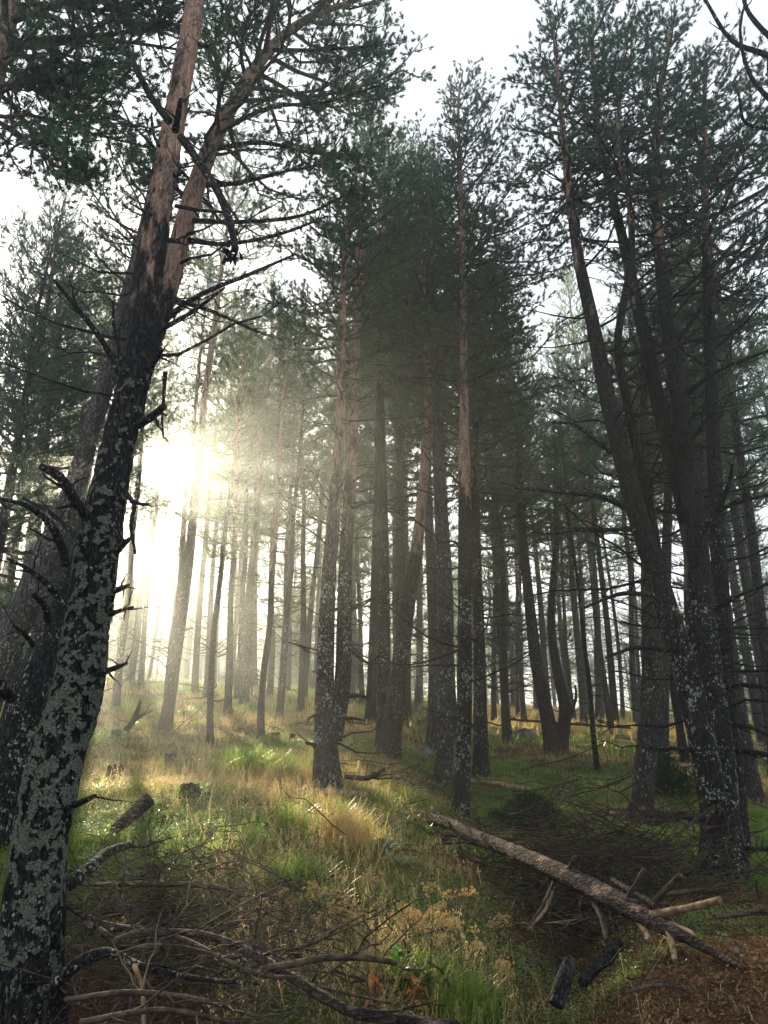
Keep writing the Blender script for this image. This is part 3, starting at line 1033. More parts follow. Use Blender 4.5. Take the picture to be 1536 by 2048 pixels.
T7 = hero('pine_tree', 'grey straight trunk just left behind the slim central pine', [
    dict(pts=[(886, 1570, 42), (892, 1400, 38), (890, 1250, 36), (885, 1100, 32), (878, 950, 26), (872, 800, 21), (868, 620, 14), (862, 450, 8), (860, 340, 4)], Y0=13.5, n=90)],
    13.5, dict(Lmax=1.9, zs=.52, whorl=.3, nb=5, subs=8, snag_from=.1, snag_n=20, ze_frac=1), mat='bark_far', ws=.88, seed=41, z_or=(9, 12), lich=.8)
T8 = hero('pine_tree', 'pine leaning right with rusty mid stem, between the twin stemmed pine and the grey trunk', [
    dict(pts=[(776, 1515, 46), (790, 1410, 38), (806, 1280, 31), (826, 1150, 26), (840, 1040, 22), (850, 920, 18), (856, 780, 14), (848, 600, 10), (840, 420, 6), (838, 290, 3)], Y0=14, n=90)],
    14, dict(Lmax=2.0, zs=.55, whorl=.32, nb=5, subs=8, snag_from=.15, snag_n=18, ze_frac=1), mat='bark', seed=43, z_or=(2.8, 4.5), lich=.7, lz=3)
T8b = hero('pine_tree', 'dark upright trunk close to the left of the rusty leaning pine', [
    dict(pts=[(766, 1490, 30), (768, 1300, 25), (768, 1100, 20), (764, 900, 16), (760, 700, 11), (765, 450, 7), (770, 270, 3)], Y0=14.8, n=80)],
    14.8, dict(Lmax=2.1, zs=.52, whorl=.32, nb=5, subs=8, snag_from=.15, snag_n=18, ze_frac=1), mat='bark_dark', seed=47, z_or=(9, 12), lich=.7)
T9 = hero('pine_tree', 'shaded trunk just right behind the slim central pine', [
    dict(pts=[(962, 1545, 36), (960, 1400, 31), (957, 1250, 27), (952, 1100, 23), (950, 900, 18), (955, 700, 12), (968, 520, 5)], Y0=14.6, n=80)],
    14.6, dict(Lmax=2.0, zs=.5, whorl=.3, nb=5, subs=8, snag_from=.1, snag_n=20, ze_frac=1), mat='bark_dark', ws=.88, seed=53, z_or=(9, 12), lich=.8)
T12 = hero('pine_tree', 'grey lichen flecked trunk standing between the green strip and the four stemmed pine', [
    dict(pts=[(1276, 1670, 48), (1286, 1580, 44), (1298, 1450, 42), (1304, 1350, 40), (1300, 1200, 34), (1294, 1050, 26), (1290, 900, 19), (1286, 750, 12), (1284, 600, 5)], Y0=11, n=90)],
    11, dict(Lmax=1.3, zs=.62, whorl=.36, nb=4, subs=7, snag_from=.1, snag_n=22, ze_frac=1), mat='bark_far', seed=57, z_or=(9, 12), lich=.7, lz=3.2)
T12b = hero('pine_tree', 'narrow stem forking off beside the grey lichen flecked trunk', [
    dict(pts=[(1322, 1560, 36), (1322, 1450, 30), (1326, 1330, 26), (1330, 1200, 22), (1336, 1000, 17), (1340, 800, 12), (1344, 640, 5)], Y0=13.5, n=80)],
    13.5, dict(Lmax=1.7, zs=.55, whorl=.36, nb=4, subs=7, snag_from=.1, snag_n=22, ze_frac=1), mat='bark_far', seed=59, z_or=(9, 12), lich=.6)
T13 = hero('pine_tree', 'trunk leaning left beside the boulder, left one of the crossing pair', [
    dict(pts=[(1104, 1485, 32), (1088, 1400, 27), (1072, 1320, 24), (1058, 1200, 20), (1046, 1080, 17), (1038, 960, 12), (1034, 850, 5)], Y0=17, n=70)],
    17, dict(Lmax=1.6, zs=.6, whorl=.36, nb=4, subs=7, snag_from=.1, snag_n=14, ze_frac=1), mat='bark', seed=61, z_or=(9, 12), lich=.4)
T14 = hero('crooked_pine_tree', 'crooked wavy trunk with low side branch, right one of the crossing pair', [
    dict(pts=[(1122, 1485, 30), (1130, 1420, 24), (1116, 1350, 20), (1104, 1270, 16), (1104, 1190, 15), (1112, 1100, 13), (1112, 980, 9), (1108, 870, 4)], Y0=17.3, n=70)],
    17.3, dict(Lmax=1.3, zs=.66, whorl=.4, nb=4, subs=7, snag_from=.1, snag_n=16, ze_frac=1), mat='bark', seed=63, z_or=(9, 12), lich=.4, named=[
        ('branch', [(1126, 1450, 12), (1140, 1430, 9), (1152, 1395, 6), (1150, 1370, 4)], 17.3, 17, None)])
T15 = hero('pine_tree', 'near pine outside the right edge, its bare crooked boughs reaching into the top corner', [
    dict(pts=[(1830, 1950, 100), (1790, 1500, 84), (1740, 900, 66), (1690, 500, 54), (1650, 200, 44), (1630, 0, 38), (1610, -200, 26)], Y0=6.2, n=80,
         crown=dict(Lmax=0, zs=.9))],
    6.2, dict(ze_frac=1), mat='bark_dark', seed=67, z_or=(4, 6), sides=20, named=[
        ('branch', [(1660, 180, 20), (1590, 130, 16), (1520, 105, 12), (1460, 78, 9), (1408, -5, 6)], 6.2, 5.8, None),
        ('branch', [(1670, 320, 18), (1600, 265, 14), (1550, 210, 11), (1500, 150, 8), (1480, 60, 6), (1500, -30, 4)], 6.2, 5.7, None),
        ('branch', [(1675, 380, 16), (1600, 300, 12), (1540, 260, 9), (1490, 245, 7), (1478, 190, 5)], 6.2, 5.7, None),
        ('branch', [(1640, 60, 16), (1570, 90, 12), (1500, 30, 9), (1480, -40, 6)], 6.2, 5.9, None),
        ('branch', [(1680, 430, 14), (1600, 330, 11), (1540, 160, 8), (1545, 60, 5)], 6.2, 6.0, None),
    ])

# ------------------------------------------------------------------ background pines: a few kinds, copied
PROTO = []


def make_proto(seed, H, r0, zs, Lmax, lean, sno=22, mat='bark_far', needle='needle', z_or=(6, 9), whorl=.42):
    r = np.random.default_rng(seed)
    n = 9
    t = np.linspace(0, 1, n)
    path = np.stack([lean * H * t ** 1.3 + np.cumsum(r.normal(size=n)) * .05, np.cumsum(r.normal(size=n)) * .05, H * t - .3], -1)
    rad = r0 * (1 - t) ** .75 * .95 + .012
    c = cr(np.column_stack([path, rad]), 46)
    path, rad = c[:, :3], np.maximum(c[:, 3], .008)
    rad = rad * (1 + .35 * np.exp(-np.clip(path[:, 2], 0, 9) / .2))
    G = Growth(seed)
    tb = Buf()
    tube(tb, path, rad, 11, 0, tonefun(path[:, 2], *z_or, r.uniform(.1, .8), r.uniform(2, 6)), .06, 5)
    crown_on(G, path, rad, zs=zs, ze_frac=1, Lmax=Lmax, whorl=whorl, nb=4, subs=7, dens=.115, sc=1.25, snag_from=.08, snag_n=sno, det=False, snag_len=(.5, 1.6))
    def merged(*parts):
        o = Buf()
        for q in parts:
            o.v += q.v
            o.a += q.a
            o.m3 += list(q.m3)
            o.m4 += list(q.m4)
            o.f3 += [f + o.n for f in q.f3]
            o.f4 += [f + o.n for f in q.f4]
            o.n += q.n
        return o
    tm = merged(tb, G.dead).mesh('trunk', [M[mat]])

    def trunk_mesh(tf):
        d = merged(G.dead)
        cull_faces(d, tf)
        return merged(tb, d).mesh('trunk', [M[mat]])
    pp, dd, s_ = cull(G)

    def crown_mesh(keep, tf=None):
        cb = merged(G.w)
        if tf:
            cull_faces(cb, tf)
        shoots(cb, pp[keep], dd[keep], s_[keep], SHF[0], 1, np.random.default_rng(seed))
        return cb.mesh('crown', [M['twig'], M[needle]], smooth=False)
    full = crown_mesh(np.ones(len(pp), bool))
    PROTO.append(dict(H=H - .3, trunk=tm, crown=full, pp=pp, cm=crown_mesh, tmesh=trunk_mesh, dv=np.concatenate(G.dead.v)))


make_proto(101, 14.5, .17, .52, 1.9, .00, z_or=(5, 8))
make_proto(102, 15.5, .15, .58, 1.7, .03, z_or=(4, 7), mat='bark')
make_proto(103, 13.5, .13, .48, 1.6, -.03, z_or=(9, 12), mat='bark_dark')
make_proto(104, 15.0, .19, .55, 2.2, .01, z_or=(9, 14))
make_proto(105, 14.0, .12, .62, 1.4, .05, z_or=(3.5, 6), mat='bark')
make_proto(106, 15.0, .14, .50, 1.8, -.05, z_or=(7, 10), mat='bark_dark', needle='needle_pale')
make_proto(107, 12.5, .11, .42, 1.7, .02, z_or=(5, 9), needle='needle_pale', sno=30)


make_proto(108, 12.0, .13, .16, 2.3, .01, z_or=(9, 12), sno=6, whorl=.36)
make_proto(109, 11.0, .12, .22, 1.9, -.02, z_or=(9, 12), needle='needle_pale', sno=6, whorl=.36)


def plant(i, x, y, s, rz, label, group, sxy=None, lean=(0, 0)):
    pr = PROTO[i]
    root = bpy.data.objects.new('pine_tree', None)
    C.objects.link(root)
    root.location = (x, y, float(gz(x, y)) - .05)
    root.rotation_euler = (lean[0], lean[1], rz)
    q = sxy or s
    root.scale = (q, q, s)
    tag(root, label, 'pine tree', group)
    c, sn = math.cos(rz), math.sin(rz)

    def tf(v):
        v = v * np.array([q, q, s])
        z_ = v[:, 2]
        vx = v[:, 0] + z_ * math.sin(lean[1])
        return np.stack([vx * c - v[:, 1] * sn + x, vx * sn + v[:, 1] * c + y, z_ + root.location[2]], -1)
    if sunlit(tf(pr['dv'])).mean() > 0.002:
        link('trunk', pr['tmesh'](tf), root)
    else:
        link('trunk', pr['trunk'], root)
    k_ = sunlit(tf(pr['pp']))
    if k_.mean() > 0.002:
        link('crown', pr['cm'](~k_, tf), root)
    else:
        link('crown', pr['crown'], root)
    return root


def xat(px, Y):
    return (px - 768) / F * Y / (math.cos(PITCH) + 0.2 * math.sin(PITCH)) * 1.0


def place_px(i, px, py, Y, top, rz, label, group=None, w=None):
    """base seen at pixel column px, standing Y ahead, crown top seen at row top"""
    p, _ = P(px, py, Y)
    x = p[0]
    g = float(gz(x, Y))
    tp, _ = P(px, top, Y)
    s = (tp[2] - g) / PROTO[i]['H']
    return plant(i, x, Y, s, rz, label, group, sxy=(w or min(s, 1.1) * .8))


MID = [
    # kind, px, py, Y, top row, rotation, label
    (1, 325, 1462, 16.5, 250, 0.3, 'hazy pine trunk rising from the grass to the right of the sun, behind the stumps'),
    (4, 338, 1425, 18, 480, 2.0, 'hazy pine touching the right flank of the trunk behind the stumps'),
    (6, 418, 1500, 15.0, 640, 1.2, 'misty trunk with a torn yellow wound near its foot, inside the beam of light'),
    (1, 452, 1440, 20, 610, 4.0, 'faint trunk in the brightest part of the beam, behind the wounded one'),
    (4, 522, 1500, 15.5, 600, 1.5708, 'pale flaky trunk at the right edge of the light beam'),
    (2, 560, 1440, 19, 660, 3.0, 'dim trunk between the light beam and the twin stemmed pine'),
    (5, 598, 1425, 22, 640, 0.5, 'dim leaning pine just left of the twin stemmed pine'),
    (7, -75, 1420, 11.0, 420, 1.0, 'dark bushy pine with boughs down low at the far left edge'),
    (7, 35, 1400, 15.0, 470, 2.2, 'dark bushy pine beside the one at the far left edge, farther back'),
    (8, 560, 1420, 24, 640, 1.0, 'hazy full crowned pine behind the dim trunk left of the twin stemmed pine'),
    (8, 462, 1420, 29, 640, 2.0, 'hazy full crowned pine above the beam of light'),
    (7, 815, 1420, 23, 400, 3.0, 'dark full crowned pine behind the rusty leaning pine'),
    (7, 1010, 1420, 21, 560, 4.0, 'dark full crowned pine right behind the slim central pine'),
    (8, 1135, 1420, 30, 840, 4.4, 'light green full crowned pine above the bright ridge'),
    (7, 1460, 1440, 19, 520, 5.0, 'dark full crowned pine at the right behind the four stems'),
    (8, 690, 1420, 26, 520, 5.0, 'pale full crowned pine behind the twin stemmed pine'),
    (0, 490, 1430, 23, 560, 1.0, 'tall hazy pine crown above the right half of the light beam'),
    (6, 412, 1400, 25, 590, 2.0, 'pale hazy pine crown directly right of the sun'),
    (3, 800, 1440, 21, 420, 5.5, 'broad dark pine crown between the twin stemmed pine and the slim central pine'),
    (2, 905, 1440, 20, 380, .5, 'broad dark pine crown directly behind the slim central pine'),
    (6, 180, 1400, 17, 640, .9, 'low hazy pine crown left of the sun behind the slanting trunks'),
    (3, -70, 1450, 12.0, 380, 1.0, 'dense dark pine crown filling the left edge below the open sky'),
    (6, -10, 1400, 15.5, 470, 2.6, 'pine crown behind the slanting trunks at the far left'),
    (0, 110, 1380, 19.0, 520, 2.2, 'pine with a thin crown under the left patch of sky'),
    (2, 235, 1370, 21, 560, 0.8, 'pine standing directly behind the sun glow'),
    (5, 740, 1420, 19, 330, 2.5, 'pine with its crown rising beside the top of the twin stemmed pine'),
    (0, 860, 1450, 18, 300, 3.3, 'pine crown seen to the left of the slim central pine top'),
    (6, 1012, 1440, 19, 560, 5.1, 'pine crown lapping the right side of the slim central pine'),
    (1, 1052, 1430, 24, 760, 1.1, 'pine at the ridge left of the crossing pair'),
    (2, 1190, 1500, 15, 880, 0.3, 'thin dark sapling stem in front of the bright ridge patch'),
    (3, 1500, 1520, 12.5, 330, 1.9, 'pine filling the right edge with dense dark branches'),
    (6, 1590, 1560, 10.5, 260, 0.2, 'pine beyond the right edge with boughs hanging into view'),
    (0, 1450, 1480, 17, 420, 0.9, 'pine in the shade behind the four stemmed pine'),
    (5, 1372, 1500, 16, 560, 4.4, 'dark pine seen between the stems of the four stemmed pine'),
    (3, 1545, 1470, 16, 480, 3.9, 'pine at the right margin, farther up the slope'),
    (1, 1225, 1450, 22, 700, 2.9, 'pine behind the grey lichen flecked trunk on the ridge'),
]
for q_ in MID:
    place_px(*q_[:5], q_[5], q_[6])

zone_labels = [
    (-900, 240, 'slender pine in the misty far rows, left of the sun'),
    (240, 630, 'slender pine in the misty far rows, between the sun and the twin stemmed pine'),
    (630, 900, 'slender pine in the far rows, between the twin stemmed pine and the slim central pine'),
    (900, 1100, 'slender far pine on the ridge, between the slim central pine and the crossing pair'),
    (1100, 1290, 'slender far pine on the ridge above the sunlit straw patch, right of the crossing pair'),
    (1290, 2600, 'slender far pine in the shaded rows behind the four stemmed pine'),
]
r5 = np.random.default_rng(88)
placed = []
# ridge trunks the photo shows one by one
for px, Y in [(262, 30), (285, 27), (300, 34), (480, 24), (505, 28), (540, 26), (575, 30), (612, 26), (628, 33), (725, 26), (742, 22.5), (760, 30), (792, 27),
              (812, 24), (835, 31), (858, 26), (985, 24), (1003, 27), (1018, 31), (1035, 25), (1068, 30), (1092, 27), (1140, 26), (1158, 24), (1172, 29), (1188, 26),
              (1203, 31), (1216, 25), (1236, 28), (1262, 24), (1345, 24), (1362, 30), (1505, 21), (1528, 26), (1470, 28), (20, 22), (48, 25), (80, 28), (140, 26), (170, 31),
              (-15, 27), (200, 24), (397, 26), (430, 31), (660, 29), (700, 31)]:
    if True:
        placed.append((xat(px, Y) * 1.0, Y, px))
nridge = len(placed)
tries = 0
while len(placed) < 280 and tries < 9000:
    tries += 1
    Y = r5.uniform(24, 66) if len(placed) < 130 else r5.uniform(36, 72)
    px = r5.uniform(-350, 1850)
    x = xat(px, Y)
    lane = x * .939 + Y * .344
    if .9 < lane < 2.7 and Y < 42:
        continue
    if all((x - a) ** 2 + (Y - b) ** 2 > 1.6 for a, b, _ in placed):
        placed.append((x, Y, px))
for q_ in range(26):
    Y = r5.uniform(44, 72)
    px = r5.uniform(170, 620)
    x = xat(px, Y)
    lab = next(z[2] for z in zone_labels if z[0] <= px < z[1])
    s = r5.uniform(.38, .72)
    plant(8 if q_ % 3 else 7, x, Y, s, r5.uniform(0, 6.28), lab, 'slender pines in the far rows', sxy=s * 1.3)
for n_, (x, Y, px) in enumerate(placed):
    lab = next(z[2] for z in zone_labels if z[0] <= px < z[1])
    i = int(r5.integers(0, 7))
    s = r5.uniform(.85, 1.12)
    q = s * r5.uniform(.8, 1.0)
    if Y > 34 and n_ >= nridge:
        s = r5.uniform(.38, .95)
        q = min(1.0, s * 1.25)
        i = [2, 6, 0, 8, 7, 3, 8][int(r5.integers(0, 7))]
        if i >= 7:
            s *= .75
    plant(i, x, Y, s, r5.uniform(0, 6.28), lab, 'slender pines in the far rows', sxy=q * .86, lean=(0, r5.normal() * .035))

# ------------------------------------------------------------------ ground helpers
def gpt(px, py, guess=8.0):
    """the ground point seen at a pixel"""
    u = (px - 768) / F
    v = (1024 - py) / F
    d = np.array([u, math.cos(PITCH) - v * math.sin(PITCH), math.sin(PITCH) + v * math.cos(PITCH)])
    ts = np.linspace(2.2, 60, 3000)
    q = CAM[None] + ts[:, None] * d[None]
    hit = np.nonzero(q[:, 2] < gz(q[:, 0], q[:, 1]))[0]
    return q[hit[0]] if len(hit) else CAM + d * guess


def gpath(pts, n=24, lift=0.0, onground=True):
    """px polyline lying on the ground; rows (px, py, width_px[, lift]) """
    rows = []
    for q in pts:
        p = gpt(q[0], q[1])
        dpt = (p[1] * math.cos(PITCH) + (p[2] - 1.6) * math.sin(PITCH))
        w = q[2] * .5 * dpt / F
        rows.append([p[0], p[1], p[2] + w * .55 + lift + (q[3] if len(q) > 3 else 0), w])
    c = cr(rows, n)
    c[:, 2] = np.maximum(c[:, 2], gz(c[:, 0], c[:, 1]) + c[:, 3] * .3 + lift)
    return c[:, :3], np.maximum(c[:, 3], .002)


def dpath(pts, n=24, clampy=True):
    """px polyline with explicit depth in each row (px,py,w,Y)"""
    rows = []
    for q in pts:
        Y = min(q[3], gpt(q[0], q[1] + q[2] * .4)[1] + .02) if clampy else q[3]
        p, dpt = P(q[0], q[1], Y)
        rows.append([*p, q[2] * .5 * dpt / F])
    c = cr(rows, n)
    return c[:, :3], np.maximum(c[:, 3], .002)


def fallen(label, path, rad, mat='deadwood', name='fallen_branch', sides=9, rough=.12, tw=4, seed=0, cat='branch', group=None, lich=0.0, tone=0.0, tws=1.0):
    org = path[0].copy()
    b = Buf()
    tube(b, path, rad, sides, 0, (tone, lich), rough, 18)
    GG = Growth(seed + 500)
    n = len(path)
    for _ in range(tw):
        q = int(GG.r.integers(2, n - 1))
        d = unit(path[q] - path[q - 1]) + GG.r.normal(size=3) * .8
        d[2] = abs(d[2]) * .6
        GG.snag(path[q], d, GG.r.uniform(.15, .5) * tws, min(rad[q] * .5, .012), b, 2, .1, 4, (tone, 0))
    o = link(name, b.mesh(name, [M[mat]], org), None, org)
    return tag(o, label, cat, group)


# ------------------------------------------------------------------ the big fallen trunk
LOGPX = [(835, 1632, 26), (900, 1648, 30), (950, 1672, 33), (1010, 1698, 40), (1080, 1728, 46), (1150, 1760, 50), (1220, 1796, 54), (1290, 1832, 52),
         (1340, 1858, 40), (1395, 1888, 26), (1450, 1918, 18), (1490, 1938, 10)]
YA, YB = gpt(835, 1640)[1] - .05, gpt(1490, 1945)[1] - .02


def logY(px):
    f = np.clip((px - 835) / 655.0, -.1, 1.05)
    return 1.0 / ((1 - f) / YA + f / YB)


lp, lr_ = dpath([(a, b_, w, logY(a)) for a, b_, w in LOGPX], 110, True)
lr_ *= .76
root = bpy.data.objects.new('fallen_tree', None)
C.objects.link(root)
root.location = lp[0]
tag(root, 'long fallen pine trunk with peeling bark lying down the bank to the lower right', 'log')
b = Buf()
tube(b, lp, lr_, 22, 0, np.stack([0.0 + .42 * n2(np.arange(110.), np.arange(110.) * 0, .12), np.full(110, .3)], -1), .10, 7, plates=True)
link('trunk', b.mesh('trunk', [M['bark_log']], lp[0]), root)
for (pts, mt) in [
    ([(1252, 1812, 24, 6.7), (1268, 1780, 19, 6.6), (1290, 1738, 12, 6.5)], 'deadwood'),
    ([(1305, 1830, 22, 6.3), (1380, 1815, 18, 6.0), (1440, 1800, 17, 5.8)], 'palewood'),
    ([(1300, 1815, 18, 6.4), (1330, 1780, 16, 6.3), (1362, 1750, 13, 6.2)], 'deadwood'),
    ([(1275, 1835, 24, 6.4), (1290, 1860, 20, 6.3), (1300, 1880, 14, 6.2)], 'palewood'),
    ([(1336, 1858, 20, 6.0), (1344, 1888, 17, 5.9), (1350, 1922, 14, 5.8)], 'palewood'),
    ([(1130, 1750, 16, 7.6), (1140, 1735, 12, 7.5), (1150, 1712, 10, 7.4)], 'deadwood'),
    ([(1200, 1775, 14, 7.1), (1262, 1800, 12, 6.7), (1340, 1808, 9, 6.4)], 'deadwood'),
    ([(1180, 1790, 16, 7.0), (1202, 1830, 16, 6.8), (1214, 1880, 12, 6.6)], 'deadwood'),
    ([(1110, 1760, 10, 7.7), (1085, 1810, 8, 7.4), (1060, 1850, 6, 7.1)], 'deadwood'),
    ([(1340, 1850, 18, 6.0), (1370, 1860, 14, 5.9), (1388, 1868, 10, 5.8)], 'palewood'),
    ([(960, 1690, 9, 9.3), (920, 1675, 7, 9.2), (880, 1668, 4, 9.1)], 'deadwood'),
    ([(1225, 1760, 14, 7.0), (1290, 1798, 13, 6.6), (1310, 1812, 12, 6.45)], 'bark')]:
    pp, rr = dpath([(a, b_, w, logY(pts[0][0]) - .02 - (pts[0][3] - y_)) for a, b_, w, y_ in pts], 12, True)
    b = Buf()
    tube(b, pp, rr * .8, 10, 0, (.2, .2), .28, 26)
    link('branch_stub', b.mesh('branch_stub', [M[mt]], lp[0]), root)

FB = [
    ('reddish log pointing up out of the grass, right of the lichened trunk', [(225, 1662, 20, 7.0), (262, 1632, 26, 7.0), (298, 1598, 30, 7.1)], 'bark', 0, 0.3, .0),
    ('lichen covered bough propped against the base of the lichened trunk', [(130, 1775, 34, 5.2), (180, 1735, 30, 5.5), (215, 1705, 26, 5.8), (262, 1688, 18, 6.1)], 'bark_dark', 3, 0, .9),
    ('thick lichen bearded bough low beside the lichened trunk', [(110, 1965, 34, 4.5), (160, 1925, 30, 4.5), (215, 1905, 24, 4.5), (290, 1935, 18, 4.4), (400, 1958, 13, 4.3), (520, 1968, 9, 4.2)], 'bark_dark', 6, 0, .8),
    ('long reddish fallen branch sweeping from the lichened trunk to the bottom centre', [(135, 1808, 16, 5.1), (200, 1848, 20, 5.0), (300, 1862, 17, 4.9), (400, 1868, 18, 4.8), (480, 1895, 22, 4.6), (560, 1940, 26, 4.4), (640, 1990, 28, 4.2), (720, 2030, 26, 4.05), (830, 2040, 22, 4.0), (920, 2052, 18, 3.95)], 'bark', 9, 0.25, .0),
    ('smooth dark branch arching over the sunlit flowers at the bottom centre', [(528, 1935, 14, 4.2), (580, 1930, 16, 4.2), (640, 1917, 17, 4.2), (720, 1915, 16, 4.2), (795, 1926, 13, 4.2)], 'deadwood', 3, 0, .0),
    ('thin branch running above the long reddish branch', [(230, 1880, 12, 4.8), (290, 1862, 13, 4.8), (370, 1880, 13, 4.7), (440, 1915, 14, 4.5), (520, 1950, 12, 4.35), (600, 1955, 8, 4.3)], 'deadwood', 8, 0, .0),
    ('pale bare stick standing downwards in the brush at the bottom left', [(268, 1930, 13, 4.3), (284, 1975, 12, 4.2), (288, 2050, 11, 4.1)], 'palewood', 2, 0, .0),
    ('forked thin stick beside the pale stick at the bottom', [(272, 1950, 8, 4.2), (262, 2000, 7, 4.15), (252, 2060, 6, 4.1)], 'deadwood', 2, 0, .0),
    ('bent stick hanging right of the pale stick at the bottom', [(290, 1960, 8, 4.2), (312, 2000, 7, 4.15), (300, 2055, 6, 4.1)], 'deadwood', 2, 0, .0),
    ('upright brown stick in the middle of the brush', [(405, 1765, 12, 5.6), (418, 1805, 13, 5.4), (424, 1850, 11, 5.2)], 'deadwood', 1, 0, .0),
    ('short thick branch lying behind the long reddish branch near the lichened trunk', [(170, 1845, 18, 5.0), (210, 1868, 20, 4.9), (262, 1905, 16, 4.8)], 'bark', 2, 0.3, .3),
    ('thin curved twig arching over the brush in the lower left', [(240, 1905, 6, 4.3), (300, 1890, 7, 4.3), (400, 1900, 7, 4.3), (500, 1950, 6, 4.2), (560, 2010, 5, 4.1)], 'deadwood', 6, 0, .0),
    ('straight branch across the brush just below the reddish log', [(190, 1770, 8, 5.9), (300, 1768, 11, 5.8), (420, 1772, 10, 5.7), (480, 1790, 6, 5.6)], 'deadwood', 4, 0, .0),
    ('dark crossing branches under the lichen bearded bough, upper one', [(130, 2000, 12, 4.1), (260, 1985, 14, 4.1), (400, 2000, 13, 4.0), (540, 2040, 9, 3.95)], 'deadwood', 7, 0, .2),
    ('dark branch along the bottom edge beneath the brush', [(160, 2045, 15, 3.95), (320, 2020, 14, 3.95), (470, 2046, 12, 3.9)], 'deadwood', 7, 0, .2),
    ('pale log half sunk in the straw behind the grassy mound', [(630, 1582, 13, 9.6), (680, 1586, 15, 9.5), (738, 1592, 12, 9.4)], 'palewood', 1, 0, .0),
    ('short log below the upper end of the long fallen trunk', [(725, 1636, 12, 9.2), (770, 1642, 13, 9.1), (820, 1652, 9, 8.9)], 'bark', 1, .6, .0),
    ('bare log lying behind the slim central pine', [(925, 1563, 9, 13), (990, 1568, 11, 12.8), (1062, 1580, 9, 12.4)], 'palewood', 5, 0, .0),
    ('grey log between the grey trunk and the four stemmed pine', [(1288, 1628, 14, 10.6), (1340, 1630, 15, 10.4), (1402, 1634, 12, 10.2)], 'bark_far', 2, 0, .4),
    ('thin long pole lying along the bright ridge behind the crossing pair', [(1010, 1438, 5, 20), (1120, 1446, 7, 19.5), (1262, 1456, 5, 19)], 'deadwood', 3, 0, .0),
    ('broken log standing tilted in the gully, nearer the bottom edge', [(1112, 2010, 30, 4.7), (1124, 1968, 32, 4.75), (1140, 1925, 27, 4.85)], 'bark_dark', 1, 0, .2),
    ('mossy log leaning on the bank above the tilted broken log', [(1165, 1965, 22, 5.0), (1195, 1930, 24, 5.15), (1236, 1885, 17, 5.4)], 'bark_dark', 2, .1, .3),
    ('dark branch swooping over the ground right of the twin stemmed pine', [(690, 1553, 12, 9.6), (735, 1556, 13, 9.5), (770, 1538, 7, 9.4)], 'deadwood', 3, 0, .0),
    ('upright forked dead bough left of the hazy trunk, by the far stump', [(252, 1462, 16, 16), (268, 1438, 14, 16), (282, 1402, 8, 16)], 'deadwood', 1, 0, .0),
    ('level arm of the dead bough by the far stump', [(262, 1445, 11, 16), (285, 1430, 8, 15.9), (306, 1420, 5, 15.9)], 'deadwood', 2, 0, .0),
    ('pale dead branch sticking out to the right of the fallen trunk', [(1320, 1790, 12, 6.4), (1390, 1782, 12, 6.3), (1468, 1778, 8, 6.2)], 'deadwood', 5, 0, .0),
    ('long branch reaching the right edge below the pale broken end', [(1430, 1835, 12, 5.9), (1490, 1828, 10, 5.9), (1560, 1822, 9, 5.8)], 'deadwood', 4, 0, .0),
    ('straight stick hanging from the fallen trunk into the gully', [(1108, 1775, 8, 7.2), (1090, 1820, 9, 7.0), (1055, 1860, 7, 6.8)], 'palewood', 2, 0, .0),
    ('dark stick crossing the gully wall', [(1090, 1848, 7, 6.4), (1150, 1842, 8, 6.3), (1190, 1835, 6, 6.2)], 'deadwood', 3, 0, .0),
    ('thin branch slanting down from the slim pine over the bank', [(860, 1665, 6, 8.8), (930, 1700, 7, 8.2), (990, 1730, 5, 7.7)], 'deadwood', 7, 0, .0),
    ('small rotten branch on the brown needle slope', [(1250, 1985, 9, 4.6), (1320, 1970, 9, 4.6), (1390, 1985, 6, 4.55)], 'deadwood', 2, 0, .0),
]
for i, (lab, pts, mt, tw, tone, lic) in enumerate(FB):
    pp, rr = dpath(pts, 28)
    # keep it from sinking below the ground
    gzz = gz(pp[:, 0], pp[:, 1])
    pp[:, 2] = np.maximum(pp[:, 2], gzz + rr * .2)
    islog = ' log' in lab
    rr = rr * (1.0 if islog else .78)
    mt = {'bark': 'bark_log', 'bark_far': 'bark_log'}.get(mt, mt)
    fallen(lab, pp, rr, mt, 'log' if islog else 'fallen_branch', 14 if rr.max() > .03 else 8, .12, tw, i, 'log' if islog else 'branch', lich=lic, tone=tone)

# dead brushwood heaped up behind the fallen trunk and beside the lichened pine
def brush(name, label, spots, n, seed, Lr=(.3, 1.3), h=.5, r_=(.003, .009)):
    G = Growth(seed)
    b = Buf()
    for q in range(n):
        cx, cyy, sx, sy = spots[q % len(spots)]
        x, y = G.r.normal(cx, sx), G.r.normal(cyy, sy)
        z = float(gz(x, y)) + abs(G.r.normal(0, h * .45)) + .01
        az = G.r.uniform(0, 6.28)
        L = G.r.uniform(*Lr)
        G.snag(np.array([x, y, z]) - .5 * L * np.array([math.cos(az), math.sin(az), 0]), [math.cos(az), math.sin(az), G.r.normal() * .35], L, G.r.uniform(*r_), b,
               int(G.r.integers(2, 7)), G.r.uniform(-.3, .3), 4)
    o = link(name, b.mesh(name, [M['deadwood']]))
    tag(o, label, 'brushwood')
    kind(o, 'stuff')


def sp(px, py, sx, sy):
    p = gpt(px, py)
    return (p[0], p[1], sx, sy)


